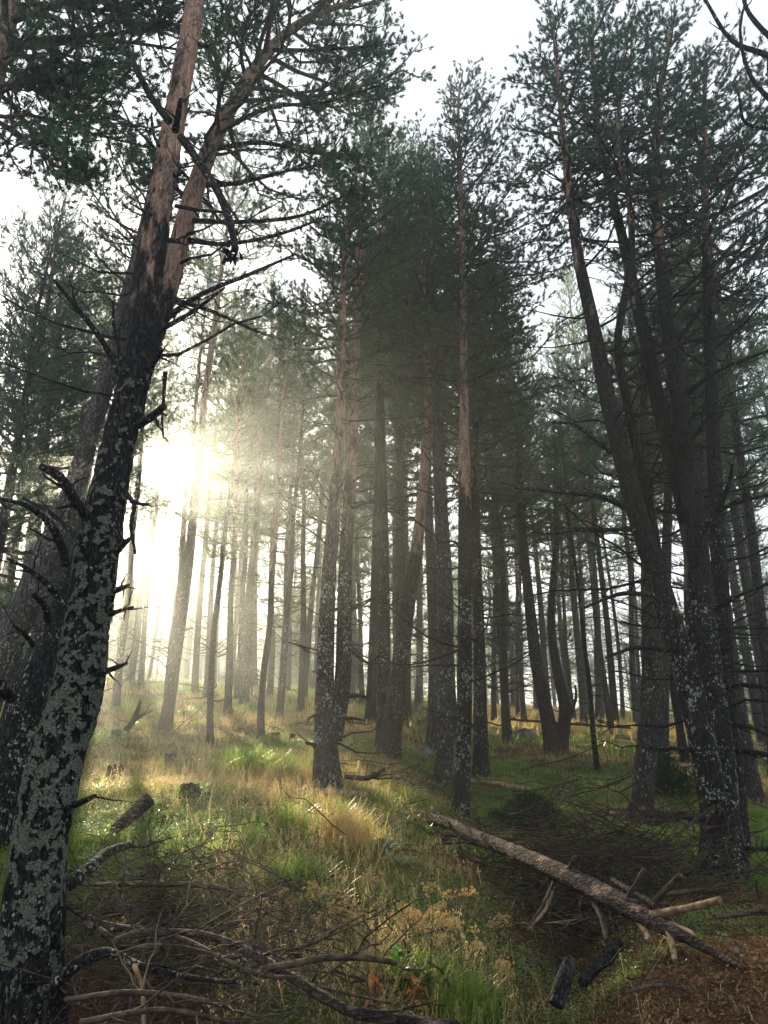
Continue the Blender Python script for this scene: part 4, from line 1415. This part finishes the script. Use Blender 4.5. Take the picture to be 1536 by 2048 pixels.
brush('brushwood', 'tangled dead brushwood heaped behind the big fallen trunk', [sp(1200, 1735, .35, .3), sp(1300, 1740, .4, .3), sp(1400, 1770, .4, .3), sp(1180, 1800, .3, .25), sp(1250, 1720, .5, .3), sp(1130, 1760, .3, .2), sp(1320, 1800, .4, .3), sp(1100, 1800, .3, .3), sp(1220, 1860, .3, .25), sp(1150, 1840, .3, .25)], 560, 201, h=.6, r_=(.003, .011))
brush('brushwood', 'dark brushwood tangled at the foot of the lichened trunk', [sp(300, 1860, .5, .3), sp(420, 1960, .5, .25), sp(250, 1980, .5, .25), sp(200, 1900, .4, .3), sp(560, 2010, .35, .2), sp(320, 1790, .45, .3), sp(420, 1860, .4, .25), sp(350, 2010, .5, .2)], 460, 202, Lr=(.25, 1.1), h=.3)
brush('brushwood', 'scattered thin dead sticks across the middle of the slope', [sp(1150, 1880, .5, .4), sp(1000, 1760, .5, .4), sp(1000, 1580, 1.0, .6), sp(1100, 1640, .6, .4), sp(850, 1600, .8, .4), sp(900, 1690, .4, .3), sp(720, 1560, .5, .4), sp(260, 1500, 1.2, .6), sp(1450, 1640, .8, .6),
       sp(420, 1480, 1.2, .8), sp(1180, 1560, 1.0, .8)], 380, 203, Lr=(.3, 1.4), h=.22)
brush('brushwood', 'small twigs scattered over the near slope', [sp(700, 1750, .8, .7), sp(1350, 1960, .7, .5), sp(1000, 1850, .5, .6), sp(300, 1680, .8, .7), sp(1400, 1870, .5, .5)], 260, 204, Lr=(.08, .45), h=.06, r_=(.0015, .005))

# ------------------------------------------------------------------ stumps, rocks
def stump(px, py, wpx, hpx, label, seed, tilt=0.0):
    r = np.random.default_rng(seed)
    g = gpt(px, py)
    dpt = g[1] * math.cos(PITCH) + (g[2] - 1.6) * math.sin(PITCH)
    R = wpx * .5 * dpt / F
    H = hpx * .85 * dpt / F
    n = 12
    t = np.linspace(-.25, 1, n)
    path = np.stack([g[0] + tilt * H * t, np.full(n, g[1]), g[2] + H * t], -1)
    rad = R * (1 + .5 * np.exp(-np.clip(t, 0, 1) * 4)) * .85
    root = bpy.data.objects.new('tree_stump', None)
    C.objects.link(root)
    root.location = g
    tag(root, label, 'tree stump')
    b = Buf()
    tube(b, path, rad, 22, 0, (0.1, .5), .26, 12, cap=False, plates=True)
    link('bark', b.mesh('bark', [M['bark_dark']], g), root)
    # splintered top
    b = Buf()
    k_ = 22
    a = np.linspace(0, 2 * math.pi, k_, endpoint=False)
    rr = rad[-1] * .98
    v = [[path[-1][0], path[-1][1], path[-1][2] - H * .05]]
    for ring in (.35, .7, 1.0):
        for q in range(k_):
            v.append([path[-1][0] + math.cos(a[q]) * rr * ring, path[-1][1] + math.sin(a[q]) * rr * ring, path[-1][2] - H * .04 + r.uniform(-.05, .16) * H * (1.3 if ring == 1.0 else .5)])
    f3 = [[0, 1 + q, 1 + (q + 1) % k_] for q in range(k_)]
    f4 = []
    for j in range(2):
        for q in range(k_):
            f4.append([1 + j * k_ + q, 1 + (j + 1) * k_ + q, 1 + (j + 1) * k_ + (q + 1) % k_, 1 + j * k_ + (q + 1) % k_])
    b.add(v, f3)
    b2 = np.array(f4)
    b.f4.append(b2)
    b.m4.append(np.zeros(len(b2)))
    link('cut_top', b.mesh('cut_top', [M['deadwood']], g), root)


stump(340, 1532, 26, 26, 'small dark cut stump standing in the yellow grass', 1)
stump(231, 1478, 22, 20, 'far small stump beside the dead forked bough', 2)
stump(228, 1562, 34, 34, 'weathered stump overgrown with dry grass near the lichened trunk', 3)
stump(380, 1592, 42, 26, 'wide black rotten stump sunk in the grass', 4)
stump(581, 1490, 12, 24, 'thin upright stump between the light beam and the twin stemmed pine', 5, .2)
stump(552, 1482, 20, 18, 'blunt stump just left of the thin upright stump', 6)
stump(417, 1598, 18, 14, 'little rotten stump to the right of the wide black one', 7)


def rock(px, py, wpx, hpx, label, seed, flat=1.0):
    g = gpt(px, py)
    dpt = g[1] * math.cos(PITCH) + (g[2] - 1.6) * math.sin(PITCH)
    W = wpx * .5 * dpt / F
    H = hpx * dpt / F
    nu, nv = 36, 18
    th = np.linspace(0, 2 * math.pi, nu, endpoint=False)
    ph = np.linspace(0.001, math.pi - .001, nv)
    TH, PH = np.meshgrid(th, ph)
    d = np.stack([np.sin(PH) * np.cos(TH), np.sin(PH) * np.sin(TH), np.cos(PH)], -1)
    rr = .75 + .55 * (fbm(d * 1.7 + seed * 3.1, 4) - .2)
    rr = np.round(rr * 7) / 7 * .4 + rr * .6
    v = d * rr[..., None] * np.array([W, W * .8, H])
    i = np.arange(nv - 1)[:, None] * nu
    j = np.arange(nu)[None]
    f = np.stack([i + j, i + nu + j, i + nu + (j + 1) % nu, i + (j + 1) % nu], -1).reshape(-1, 4)
    b = Buf()
    b.add(v.reshape(-1, 3) + g, f)
    o = link('rock', b.mesh('rock', [M['rock']], g), None, g)
    tag(o, label, 'rock')


rock(1048, 1478, 50, 22, 'grey lichened boulder at the foot of the crossing pair', 1)
rock(1132, 1588, 34, 10, 'small flat white rock lying in the shaded litter', 2)
rock(1118, 1580, 16, 8, 'little white stone touching the flat white rock', 3)
rock(850, 1508, 40, 14, 'low grey stone half covered by litter behind the slim central pine', 4)
rock(1472, 1905, 16, 12, 'small whitish stone at the thin end of the fallen trunk', 5)

# ------------------------------------------------------------------ grasses and herbs
rv = np.random.default_rng(404)
FRX = (-.56, .56)


def scatter(n, y0, y1, pw=1.0):
    """random ground points in the seen wedge, denser near"""
    u = rv.random(n)
    y = y0 * (y1 / y0) ** (u ** pw)
    x = rv.uniform(-.58, .58, n) * (y + .4) * 1.02
    return x, y


def blades(x, y, nb, h, w, spread, lean, tone, bend=.5):
    """nb curved blades per clump -> verts, quads+tris"""
    n = len(x)
    X = np.repeat(x, nb) + rv.normal(size=n * nb) * np.repeat(spread, nb)
    Y = np.repeat(y, nb) + rv.normal(size=n * nb) * np.repeat(spread, nb)
    Z = gz(X, Y) - .01
    H = np.repeat(h, nb) * rv.uniform(.45, 1.2, n * nb)
    W = np.repeat(w, nb) * rv.uniform(.7, 1.3, n * nb)
    az = rv.uniform(0, 6.283, n * nb)
    le = lean * rv.uniform(.2, 1.3, n * nb)
    dx, dy = np.cos(az), np.sin(az)
    px_, py_ = -dy, dx
    base = np.stack([X, Y, Z], -1)
    pd = np.stack([px_, py_, px_ * 0], -1)
    dd = np.stack([dx, dy, dx * 0], -1)
    up = np.array([0, 0, 1.0])
    m1 = base + up * (H * .5)[:, None] + dd * (H * le * .22)[:, None]
    m2 = base + up * (H * (.88 - .2 * le * bend))[:, None] + dd * (H * le * .62)[:, None]
    tp = base + up * (H * (1.0 - .45 * le * bend))[:, None] + dd * (H * le * 1.1)[:, None]
    w_ = W[:, None] * .5
    V = np.stack([base - pd * w_, base + pd * w_, m1 - pd * w_ * .85, m1 + pd * w_ * .85, m2 - pd * w_ * .5, m2 + pd * w_ * .5, tp], 1)
    k_ = np.arange(n * nb)[:, None] * 7
    q = np.concatenate([k_ + np.array([0, 1, 3, 2]), k_ + np.array([2, 3, 5, 4])])
    t_ = k_ + np.array([4, 5, 6])
    T = np.clip(np.repeat(tone, nb) + rv.normal(size=n * nb) * .18, 0, 1)
    return V.reshape(-1, 3), q, t_, np.repeat(T, 7), tp


def add_blades(b, *a, **kw):
    V, q, t_, T, tp = blades(*a, **kw)
    at = np.stack([T, T * 0], -1)
    n0 = b.n
    b.add(V, q, 0, at)
    b.f3.append(t_ + n0)
    b.m3.append(np.zeros(len(t_)))
    return tp


def logs_clear(x, y):
    return np.ones(len(x), bool)


# green grass
b = Buf()
for (n, y0, y1, hh, ww) in [(15000, 3.2, 9, .055, .0042), (11000, 8.5, 18, .09, .009), (7000, 17, 42, .20, .02)]:
    x, y = scatter(n, y0, y1, .9)
    g, s = zones(x, y)
    keep = rv.random(n) < np.clip((g - .50) * 2.4, .02, 1)
    x, y, g = x[keep], y[keep], g[keep]
    lush = n2(x, y, 1.2, 2, 8)
    add_blades(b, x, y, 11, hh * (.5 + lush * 1.1), np.full(len(x), ww), .035 + .05 * (y / 10), 1.5, lush)
# lush tufts where the photograph has them
for (px, py, n, hgt, sp_) in [(560, 1800, 26, .26, .10), (605, 1790, 18, .30, .06), (205, 1690, 22, .20, .12), (1010, 1640, 40, .2, .3), (1180, 1675, 60, .18, .45), (860, 1625, 30, .2, .2), (1230, 1690, 40, .16, .3),
                              (1500, 1720, 50, .15, .4), (640, 1660, 24, .26, .2), (470, 1700, 20, .2, .2), (860, 1990, 16, .25, .1), (930, 2020, 18, .25, .1), (1110, 1640, 30, .22, .3), (520, 1560, 60, .42, .3), (1330, 1680, 40, .15, .3),
                              (340, 1538, 12, .16, .18), (231, 1484, 12, .2, .25), (228, 1568, 14, .18, .2), (380, 1598, 14, .15, .2), (581, 1494, 8, .18, .2), (552, 1486, 8, .18, .2)]:
    g = gpt(px, py)
    x = rv.normal(g[0], sp_, n)
    y = rv.normal(g[1], sp_ * .8, n)
    add_blades(b, x, y, 22, np.full(n, hgt), np.full(n, .0035 + .0004 * g[1]), np.full(n, .035), 1.1, np.full(n, .75))
o = link('grass', b.mesh('grass', [M['grass']], smooth=False))
tag(o, 'green grass growing in patches over the forest floor', 'grass')
kind(o, 'stuff')

# dry straw grass with seed heads
b = Buf()
for (n, y0, y1, hh, ww) in [(5200, 3.2, 9, .07, .003), (5500, 8.0, 18, .15, .005), (5500, 17, 40, .22, .012)]:
    x, y = scatter(n, y0, y1, .9)
    g, s = zones(x, y)
    keep = rv.random(n) < np.clip((s - .30) * 2.2, .015, 1)
    x, y, s = x[keep], y[keep], s[keep]
    t_ = n2(x, y, .9, 2, 4)
    add_blades(b, x, y, 9, hh * (.5 + t_), np.full(len(x), ww), .04 + .05 * (y / 10), 1.6, t_)
for (px, py, n, hgt, sp_) in [(700, 1690, 26, .36, .13), (660, 1670, 14, .34, .12), (640, 1620, 12, .28, .2), (540, 1545, 34, .36, .45), (620, 1560, 24, .34, .35), (470, 1560, 20, .3, .3), (1100, 1455, 60, .3, 1.2), (1200, 1460, 60, .3, 1.2),
                              (1020, 1430, 60, .3, 1.0), (1450, 1570, 40, .22, .6)]:
    g = gpt(px, py)
    x = rv.normal(g[0], sp_, n)
    y = rv.normal(g[1], sp_ * .8, n)
    add_blades(b, x, y, 24, np.full(n, hgt), np.full(n, .0022 + .0003 * g[1]), np.full(n, .04), 1.25, np.full(n, .6), bend=.9)
o = link('dry_grass', b.mesh('dry_grass', [M['straw']], smooth=False))
tag(o, 'dry straw coloured grass over the mound and the slope', 'dry grass')
kind(o, 'stuff')


# seed panicles: thin stems carrying clouds of tiny spikelets
def panicles(n, x, y, H, nsp, size, tone=.6):
    bst = Buf()
    X, Y = x, y
    Z = gz(X, Y)
    az = rv.uniform(0, 6.28, n)
    le = rv.uniform(.1, .9, n)
    top = np.stack([X + np.cos(az) * H * le, Y + np.sin(az) * H * le, Z + H], -1)
    base = np.stack([X, Y, Z], -1)
    pd = np.stack([np.ones(n), np.zeros(n), np.zeros(n)], -1) * (.0009 + .00012 * Y)[:, None]
    V = np.stack([base - pd, base + pd, top + pd * .6, top - pd * .6], 1).reshape(-1, 3)
    bst.add(V, np.arange(n)[:, None] * 4 + np.array([0, 1, 2, 3]), 0, (tone * .6, 0))
    u = rv.random((n, nsp)) ** .8 * .42
    off = rv.normal(size=(n, nsp, 3)) * (H * .085)[:, None, None] * (.35 + 1.3 * u[..., None])
    c = top[:, None, :] + (base - top)[:, None, :] * u[..., None] + off
    c = c.reshape(-1, 3)
    m_ = len(c)
    d = rv.normal(size=(m_, 3)) + np.array([0, 0, 1.2])
    d /= np.linalg.norm(d, axis=1)[:, None]
    e = np.cross(d, rv.normal(size=(m_, 3)))
    e /= np.linalg.norm(e, axis=1)[:, None]
    sz = (size * rv.uniform(.6, 1.4, m_))[:, None]
    V = np.stack([c - d * sz, c + e * sz * .42, c + d * sz, c - e * sz * .42], 1).reshape(-1, 3)
    tn = np.repeat(np.clip(rv.normal(tone, .25, m_), 0, 1), 4)
    bst.add(V, np.arange(m_)[:, None] * 4 + np.array([0, 1, 2, 3]), 0, np.stack([tn, tn], -1))
    return bst


x, y = scatter(3800, 3.4, 12, .8)
g, s = zones(x, y)
keep = rv.random(len(x)) < np.clip((s - .35) * 1.5, 0, .8)
x, y = x[keep], y[keep]
ex = [sp(600, 1900, .3, .4), sp(760, 1880, .35, .4), sp(850, 1950, .35, .4), sp(560, 1840, .3, .3), sp(930, 1980, .4, .3), sp(520, 1740, .35, .4), sp(650, 1700, .3, .3), sp(560, 1600, .5, .5), sp(700, 1980, .35, .3)]
for (cx, cyy, sx, sy) in ex:
    x = np.concatenate([x, rv.normal(cx, sx, 130)])
    y = np.concatenate([y, rv.normal(cyy, sy, 130)])
ok = y > 3.3
x, y = x[ok], y[ok]
pb = panicles(len(x), x, y, rv.uniform(.08, .28, len(x)), 20, .0055 + .0 * len(x))
o = link('seeding_grass', pb.mesh('seeding_grass', [M['seed']], smooth=False))
tag(o, 'tiny tan seed heads sprinkled over the sunny bank', 'grass seed heads')
kind(o, 'stuff')


# leafy ground cover
def leaf_cover(x, y, nl, size, hmax, tone, mat, name, label, cat):
    n = len(x)
    X = np.repeat(x, nl) + rv.normal(size=n * nl) * .05
    Y = np.repeat(y, nl) + rv.normal(size=n * nl) * .05
    Z = gz(X, Y) + rv.random(n * nl) ** 1.4 * np.repeat(hmax, nl)
    c = np.stack([X, Y, Z], -1)
    m_ = len(c)
    nr = rv.normal(size=(m_, 3)) * .55 + np.array([0, -.1, 1])
    nr /= np.linalg.norm(nr, axis=1)[:, None]
    a = np.cross(nr, rv.normal(size=(m_, 3)))
    a /= np.linalg.norm(a, axis=1)[:, None]
    b_ = np.cross(nr, a)
    s_ = (np.repeat(size, nl) * rv.uniform(.5, 1.3, m_))[:, None]
    # folded leaf of six points
    V = np.stack([c - a * s_, c - a * s_ * .3 + b_ * s_ * .5 + nr * s_ * .15, c + a * s_ * .45 + b_ * s_ * .38 + nr * s_ * .12, c + a * s_ * 1.1 - nr * s_ * .2,
                  c + a * s_ * .45 - b_ * s_ * .38 + nr * s_ * .12, c - a * s_ * .3 - b_ * s_ * .5 + nr * s_ * .15], 1)
    k_ = np.arange(m_)[:, None] * 6
    q = np.concatenate([k_ + np.array([0, 1, 2, 3]), k_ + np.array([0, 3, 4, 5])])
    tn = np.repeat(np.clip(np.repeat(tone, nl) + rv.normal(size=m_) * .22, 0, 1), 6)
    b = Buf()
    b.add(V.reshape(-1, 3), q, 0, np.stack([tn, tn], -1))
    o = link(name, b.mesh(name, [M[mat]], smooth=False))
    tag(o, label, cat)
    kind(o, 'stuff')


x, y = scatter(26000, 3.2, 17, .85)
g, s = zones(x, y)
nn = n2(x, y, 1.6, 3, 14)
keep = rv.random(len(x)) < np.clip((g - .25) * 1.6 + (nn - .5) * 2, .02, .9)
x, y, nn = x[keep], y[keep], nn[keep]
ex = [sp(1350, 1850, .4, .3), sp(1000, 1900, .3, .4), sp(1100, 1880, .3, .3), sp(560, 1680, .4, .4), sp(500, 1790, .4, .4), sp(1060, 1950, .3, .2), sp(1440, 1860, .3, .3), sp(1180, 2030, .3, .15), sp(980, 2010, .3, .2)]
for (cx, cyy, sx, sy) in ex:
    x = np.concatenate([x, rv.normal(cx, sx, 160)])
    y = np.concatenate([y, rv.normal(cyy, sy, 160)])
nn = n2(x, y, 1.6, 3, 14)
ok = y > 3.2
x, y, nn = x[ok], y[ok], nn[ok]
leaf_cover(x, y, 7, np.full(len(x), .011) * (.7 + .05 * y), .04 + .09 * nn, n2(x, y, 2.5, 2, 6), 'leaf', 'ground_herbs', 'low leafy herbs and brambles carpeting the bank', 'herbs')
x, y = scatter(20000, 3.2, 16, .85)
g, s = zones(x, y)
keep = rv.random(len(x)) < np.clip(.95 - g * 1.0, .1, 1)
x, y = x[keep], y[keep]
leaf_cover(x, y, 6, np.full(len(x), .012), np.full(len(x), .02), n2(x, y, 2.5, 2, 6), 'litter', 'leaf_litter', 'brown fallen needles and dead leaves on bare soil', 'leaf litter')


# long fallen needles lying in drifts
b = Buf()
x, y = scatter(9000, 3.2, 13, .85)
g, s = zones(x, y)
keep = rv.random(len(x)) < np.clip(1.15 - g * 1.4, .05, 1)
x, y = x[keep], y[keep]
add_blades(b, x, y, 10, np.full(len(x), .035), np.full(len(x), .0022) + .0002 * y, .04 + .03 * (y / 10), 2.6, n2(x, y, 2.2, 2, 3))
o = link('needle_litter', b.mesh('needle_litter', [M['litter']], smooth=False))
tag(o, 'drifts of fallen brown pine needles on the bare bank', 'needle litter')
kind(o, 'stuff')


# ------------------------------------------------------------------ single plants
def umbel_plant(px, py, topy, label, seed, group='dry seeded umbel plants', lean=0.0):
    r = np.random.default_rng(seed)
    g = gpt(px, py)
    tp, dpt = P(px + lean, topy, g[1])
    H = max(.2, tp[2] - g[2])
    root = bpy.data.objects.new('umbel_plant', None)
    C.objects.link(root)
    root.location = g
    tag(root, label, 'dry plant', group)
    b = Buf()
    path = cr([g - np.array([0, 0, .02]), g + (tp - g) * .5 + r.normal(size=3) * .015, tp], 12)
    tube(b, path, np.linspace(.0045, .0022, 12), 5, 0, (0, 0))
    heads = [tp]
    for q in range(7):
        f = r.uniform(.5, .93)
        p = g + (tp - g) * f
        az = r.uniform(0, 6.28)
        L = H * r.uniform(.22, .38)
        e = p + np.array([math.cos(az) * L * .8, math.sin(az) * L * .5, L * r.uniform(.3, .75)])
        tube(b, cr([p, (p + e) / 2 - np.array([0, 0, .02]), e], 6), np.linspace(.0026, .0014, 6), 4, 0, (0, 0))
        heads.append(e)
    link('stem', b.mesh('stem', [M['twig']], g), root)
    for hc in heads:
        hb_ = Buf()
        for q in range(int(r.integers(7, 15))):
            az = r.uniform(0, 6.28)
            el = r.uniform(.1, 1.3)
            L = r.uniform(.03, .055) * (H / .6) ** .5
            d = np.array([math.cos(az) * math.cos(el), math.sin(az) * math.cos(el), math.sin(el)])
            e = hc + d * L
            tube(hb_, np.array([hc, e]), [.0009, .0007], 3, 0, (.2, 0), cap=False)
            for z_ in range(5):
                d2 = unit(d + r.normal(size=3) * .55 + np.array([0, 0, .4]))
                b0 = e + d2 * .003
                l2 = r.uniform(.011, .017)
                tube(hb_, np.array([b0, b0 + d2 * l2 * .5, b0 + d2 * l2]), [.0008, .0026, .0005], 4, 0, (r.uniform(.3, 1), 0), cap=False)
        link('seed_head', hb_.mesh('seed_head', [M['seed']], g), root)


UM = [(752, 2000, 1765, 'tallest dry umbel plant, its straight stem rising at the bottom centre', 0),
      (640, 1960, 1790, 'dry umbel plant left of the tallest one, above the arching branch', 15),
      (855, 2010, 1830, 'dry umbel plant just right of the tallest one', 10),
      (930, 2010, 1860, 'dry umbel plant with spread heads above the leafy green herbs', -10),
      (905, 1960, 1795, 'dark slender umbel plant in front of the gully', 0),
      (1000, 2040, 1940, 'low dry umbel plant at the bottom edge of the gully', 10),
      (700, 1930, 1830, 'short dry umbel plant with pale heads behind the arching branch', -12),
      (560, 1880, 1790, 'dry umbel plant among the yellow grass behind the brush', 8),
      (800, 1970, 1850, 'bushy umbel plant between the two stems at the bottom centre', 12),
      (1000, 1930, 1840, 'thin umbel plant against the dark gully wall', 0)]
for i, (px, py, ty, lab, ln) in enumerate(UM):
    umbel_plant(px, py, ty, lab, 900 + i, lean=ln)


def leafy(px, py, label, mat, n, L, W, seed, name, cat, el=(.3, 1.1), H=.0, leafs='leaf'):
    """rosette or upright plant of broad curved leaves"""
    r = np.random.default_rng(seed)
    g = gpt(px, py)
    root = bpy.data.objects.new(name, None)
    C.objects.link(root)
    root.location = g
    tag(root, label, cat)
    b = Buf()
    if H > 0:
        tube(b, np.array([g, g + np.array([.01, 0, H * .5]), g + np.array([.02, .01, H])]), [.004, .003, .0015], 5, 0, (0, 0))
        link('stem', b.mesh('stem', [M['twig']], g), root)
        b = Buf()
    for q in range(n):
        az = q * 2.4 + r.uniform(-.3, .3)
        e = r.uniform(*el)
        l = L * r.uniform(.6, 1.1)
        c0 = g + np.array([0, 0, H * r.uniform(.1, 1) if H > 0 else .01])
        d = np.array([math.cos(az), math.sin(az), 0])
        sd = np.array([-d[1], d[0], 0])
        V, Q = [], []
        for j in range(7):
            t = j / 6
            z_ = math.sin(e) * t * l - .55 * l * t * t * (1 - .3 * math.sin(e))
            c = c0 + d * l * t * math.cos(e * .6) + np.array([0, 0, z_ + .25 * l * t])
            w = W * math.sin(math.pi * min(1, .08 + t * .92)) ** .8 * r.uniform(.85, 1.1)
            for k_, o_ in ((-1, .22), (0, 0), (1, .22)):
                V.append(c + sd * w * k_ + np.array([0, 0, o_ * w]))
        for j in range(6):
            for k_ in range(2):
                a_ = j * 3 + k_
                Q.append([a_, a_ + 1, a_ + 4, a_ + 3])
        b.add(V, Q, 0, (r.uniform(0, 1), 0))
    link(leafs, b.mesh(leafs, [M[mat]], g), root)


leafy(770, 1715, 'pale felted mullein rosette beside the tuft of golden straw', 'mullein', 14, .22, .045, 1, 'mullein_plant', 'plant')
leafy(805, 1735, 'smaller mullein rosette low on the bank, right of the pale one', 'mullein', 9, .15, .03, 2, 'mullein_plant', 'plant')
leafy(745, 2030, 'withered orange brown plant at the bottom centre', 'rust', 16, .09, .016, 3, 'withered_plant', 'plant', (-.6, .6), .22)
leafy(828, 2035, 'small withered rust coloured plant right of the tall umbel stem', 'rust', 14, .09, .018, 4, 'withered_plant', 'plant', (-.6, .6), .2)
leafy(842, 2000, 'bright green broad leaved plant at the bottom centre', 'leaf', 16, .13, .035, 5, 'leafy_plant', 'plant', (.2, 1.2), .12)
leafy(800, 1985, 'upright green plant left of the bright broad leaved one', 'leaf', 14, .12, .02, 6, 'leafy_plant', 'plant', (.4, 1.3), .2)
leafy(228, 1800, 'tiny bright green seedling by the brush in the shade', 'leaf', 8, .07, .02, 7, 'leafy_plant', 'plant', (.3, 1.1), .04)
leafy(430, 1845, 'small yellow green plant among the dead sticks', 'leaf', 9, .08, .02, 8, 'leafy_plant', 'plant', (.3, 1.1), .05)
leafy(640, 1855, 'arching bright green grass like plant on the sunlit bank', 'grass', 34, .36, .006, 9, 'sedge_tuft', 'plant', (.7, 1.4))
leafy(595, 1850, 'green sedge tuft left of the arching bright one', 'grass', 26, .26, .005, 10, 'sedge_tuft', 'plant', (.7, 1.4))


def sapling(px, py, topy, label, seed, W=.5, mat='spruce'):
    g = gpt(px, py)
    tp, _ = P(px, topy, g[1])
    H = tp[2] - g[2]
    G = Growth(seed)
    path = cr([g, g + np.array([.02, 0, H * .5]), g + np.array([0, 0, H])], 12)
    rad = np.linspace(.014, .003, 12)
    root = bpy.data.objects.new('spruce_sapling', None)
    C.objects.link(root)
    root.location = g
    tag(root, label, 'sapling')
    b = Buf()
    tube(b, path, rad, 7, 0, (0, .3))
    link('trunk', b.mesh('trunk', [M['bark_dark']], g), root)
    q = .08
    while q < .97:
        for j in range(6):
            az = G.r.uniform(0, 6.28)
            L = W * (1 - q) ** .8 * G.r.uniform(.7, 1.1) + .03
            G.branch(g + np.array([0, 0, H * q]), [math.cos(az), math.sin(az), .15], L, .004, fol=.05, up=.05, subs=6, dens=.035, sag=.15, sc=.55, det=False)
        q += .085
    pp, dd, s_ = cull(G)
    shoots(G.w, pp, dd, s_, SH[0], 1, G.r)
    link('crown', G.w.mesh('crown', [M['twig'], M[mat]], g, smooth=False), root)


sapling(1062, 1668, 1590, 'bushy young spruce growing behind the fallen trunk', 71, .45)
sapling(1028, 1650, 1608, 'tiny spruce seedling left of the bushy young spruce', 72, .3)
sapling(1345, 1600, 1510, 'dark young spruce in the shade between the grey trunk and the big pine', 73, .55)

# ------------------------------------------------------------------ mist among the trees
bm = bpy.data.meshes.new('haze')
x0, x1, y0, y1, z0, z1 = -255, 255, -14, 398, -4.5, 25.5
bm.from_pydata([(x0, y0, z0), (x1, y0, z0), (x1, y1, z0), (x0, y1, z0), (x0, y0, z1), (x1, y0, z1), (x1, y1, z1), (x0, y1, z1)], [],
               [(0, 3, 2, 1), (4, 5, 6, 7), (0, 1, 5, 4), (1, 2, 6, 5), (2, 3, 7, 6), (3, 0, 4, 7)])
m, t = mat_new('haze')
vo = t.nodes.new('ShaderNodeVolumePrincipled')
vo.inputs['Color'].default_value = (0.88, 0.94, 0.94, 1)
vo.inputs['Density'].default_value = 0.005
vo.inputs['Anisotropy'].default_value = 0.81
mo = t.nodes.new('ShaderNodeOutputMaterial')
t.links.new(vo.outputs[0], mo.inputs['Volume'])
bm.materials.append(m)
o = link('haze', bm)
kind(o, 'stuff')
tag(o, 'thin sunlit mist hanging between the trees', 'haze')
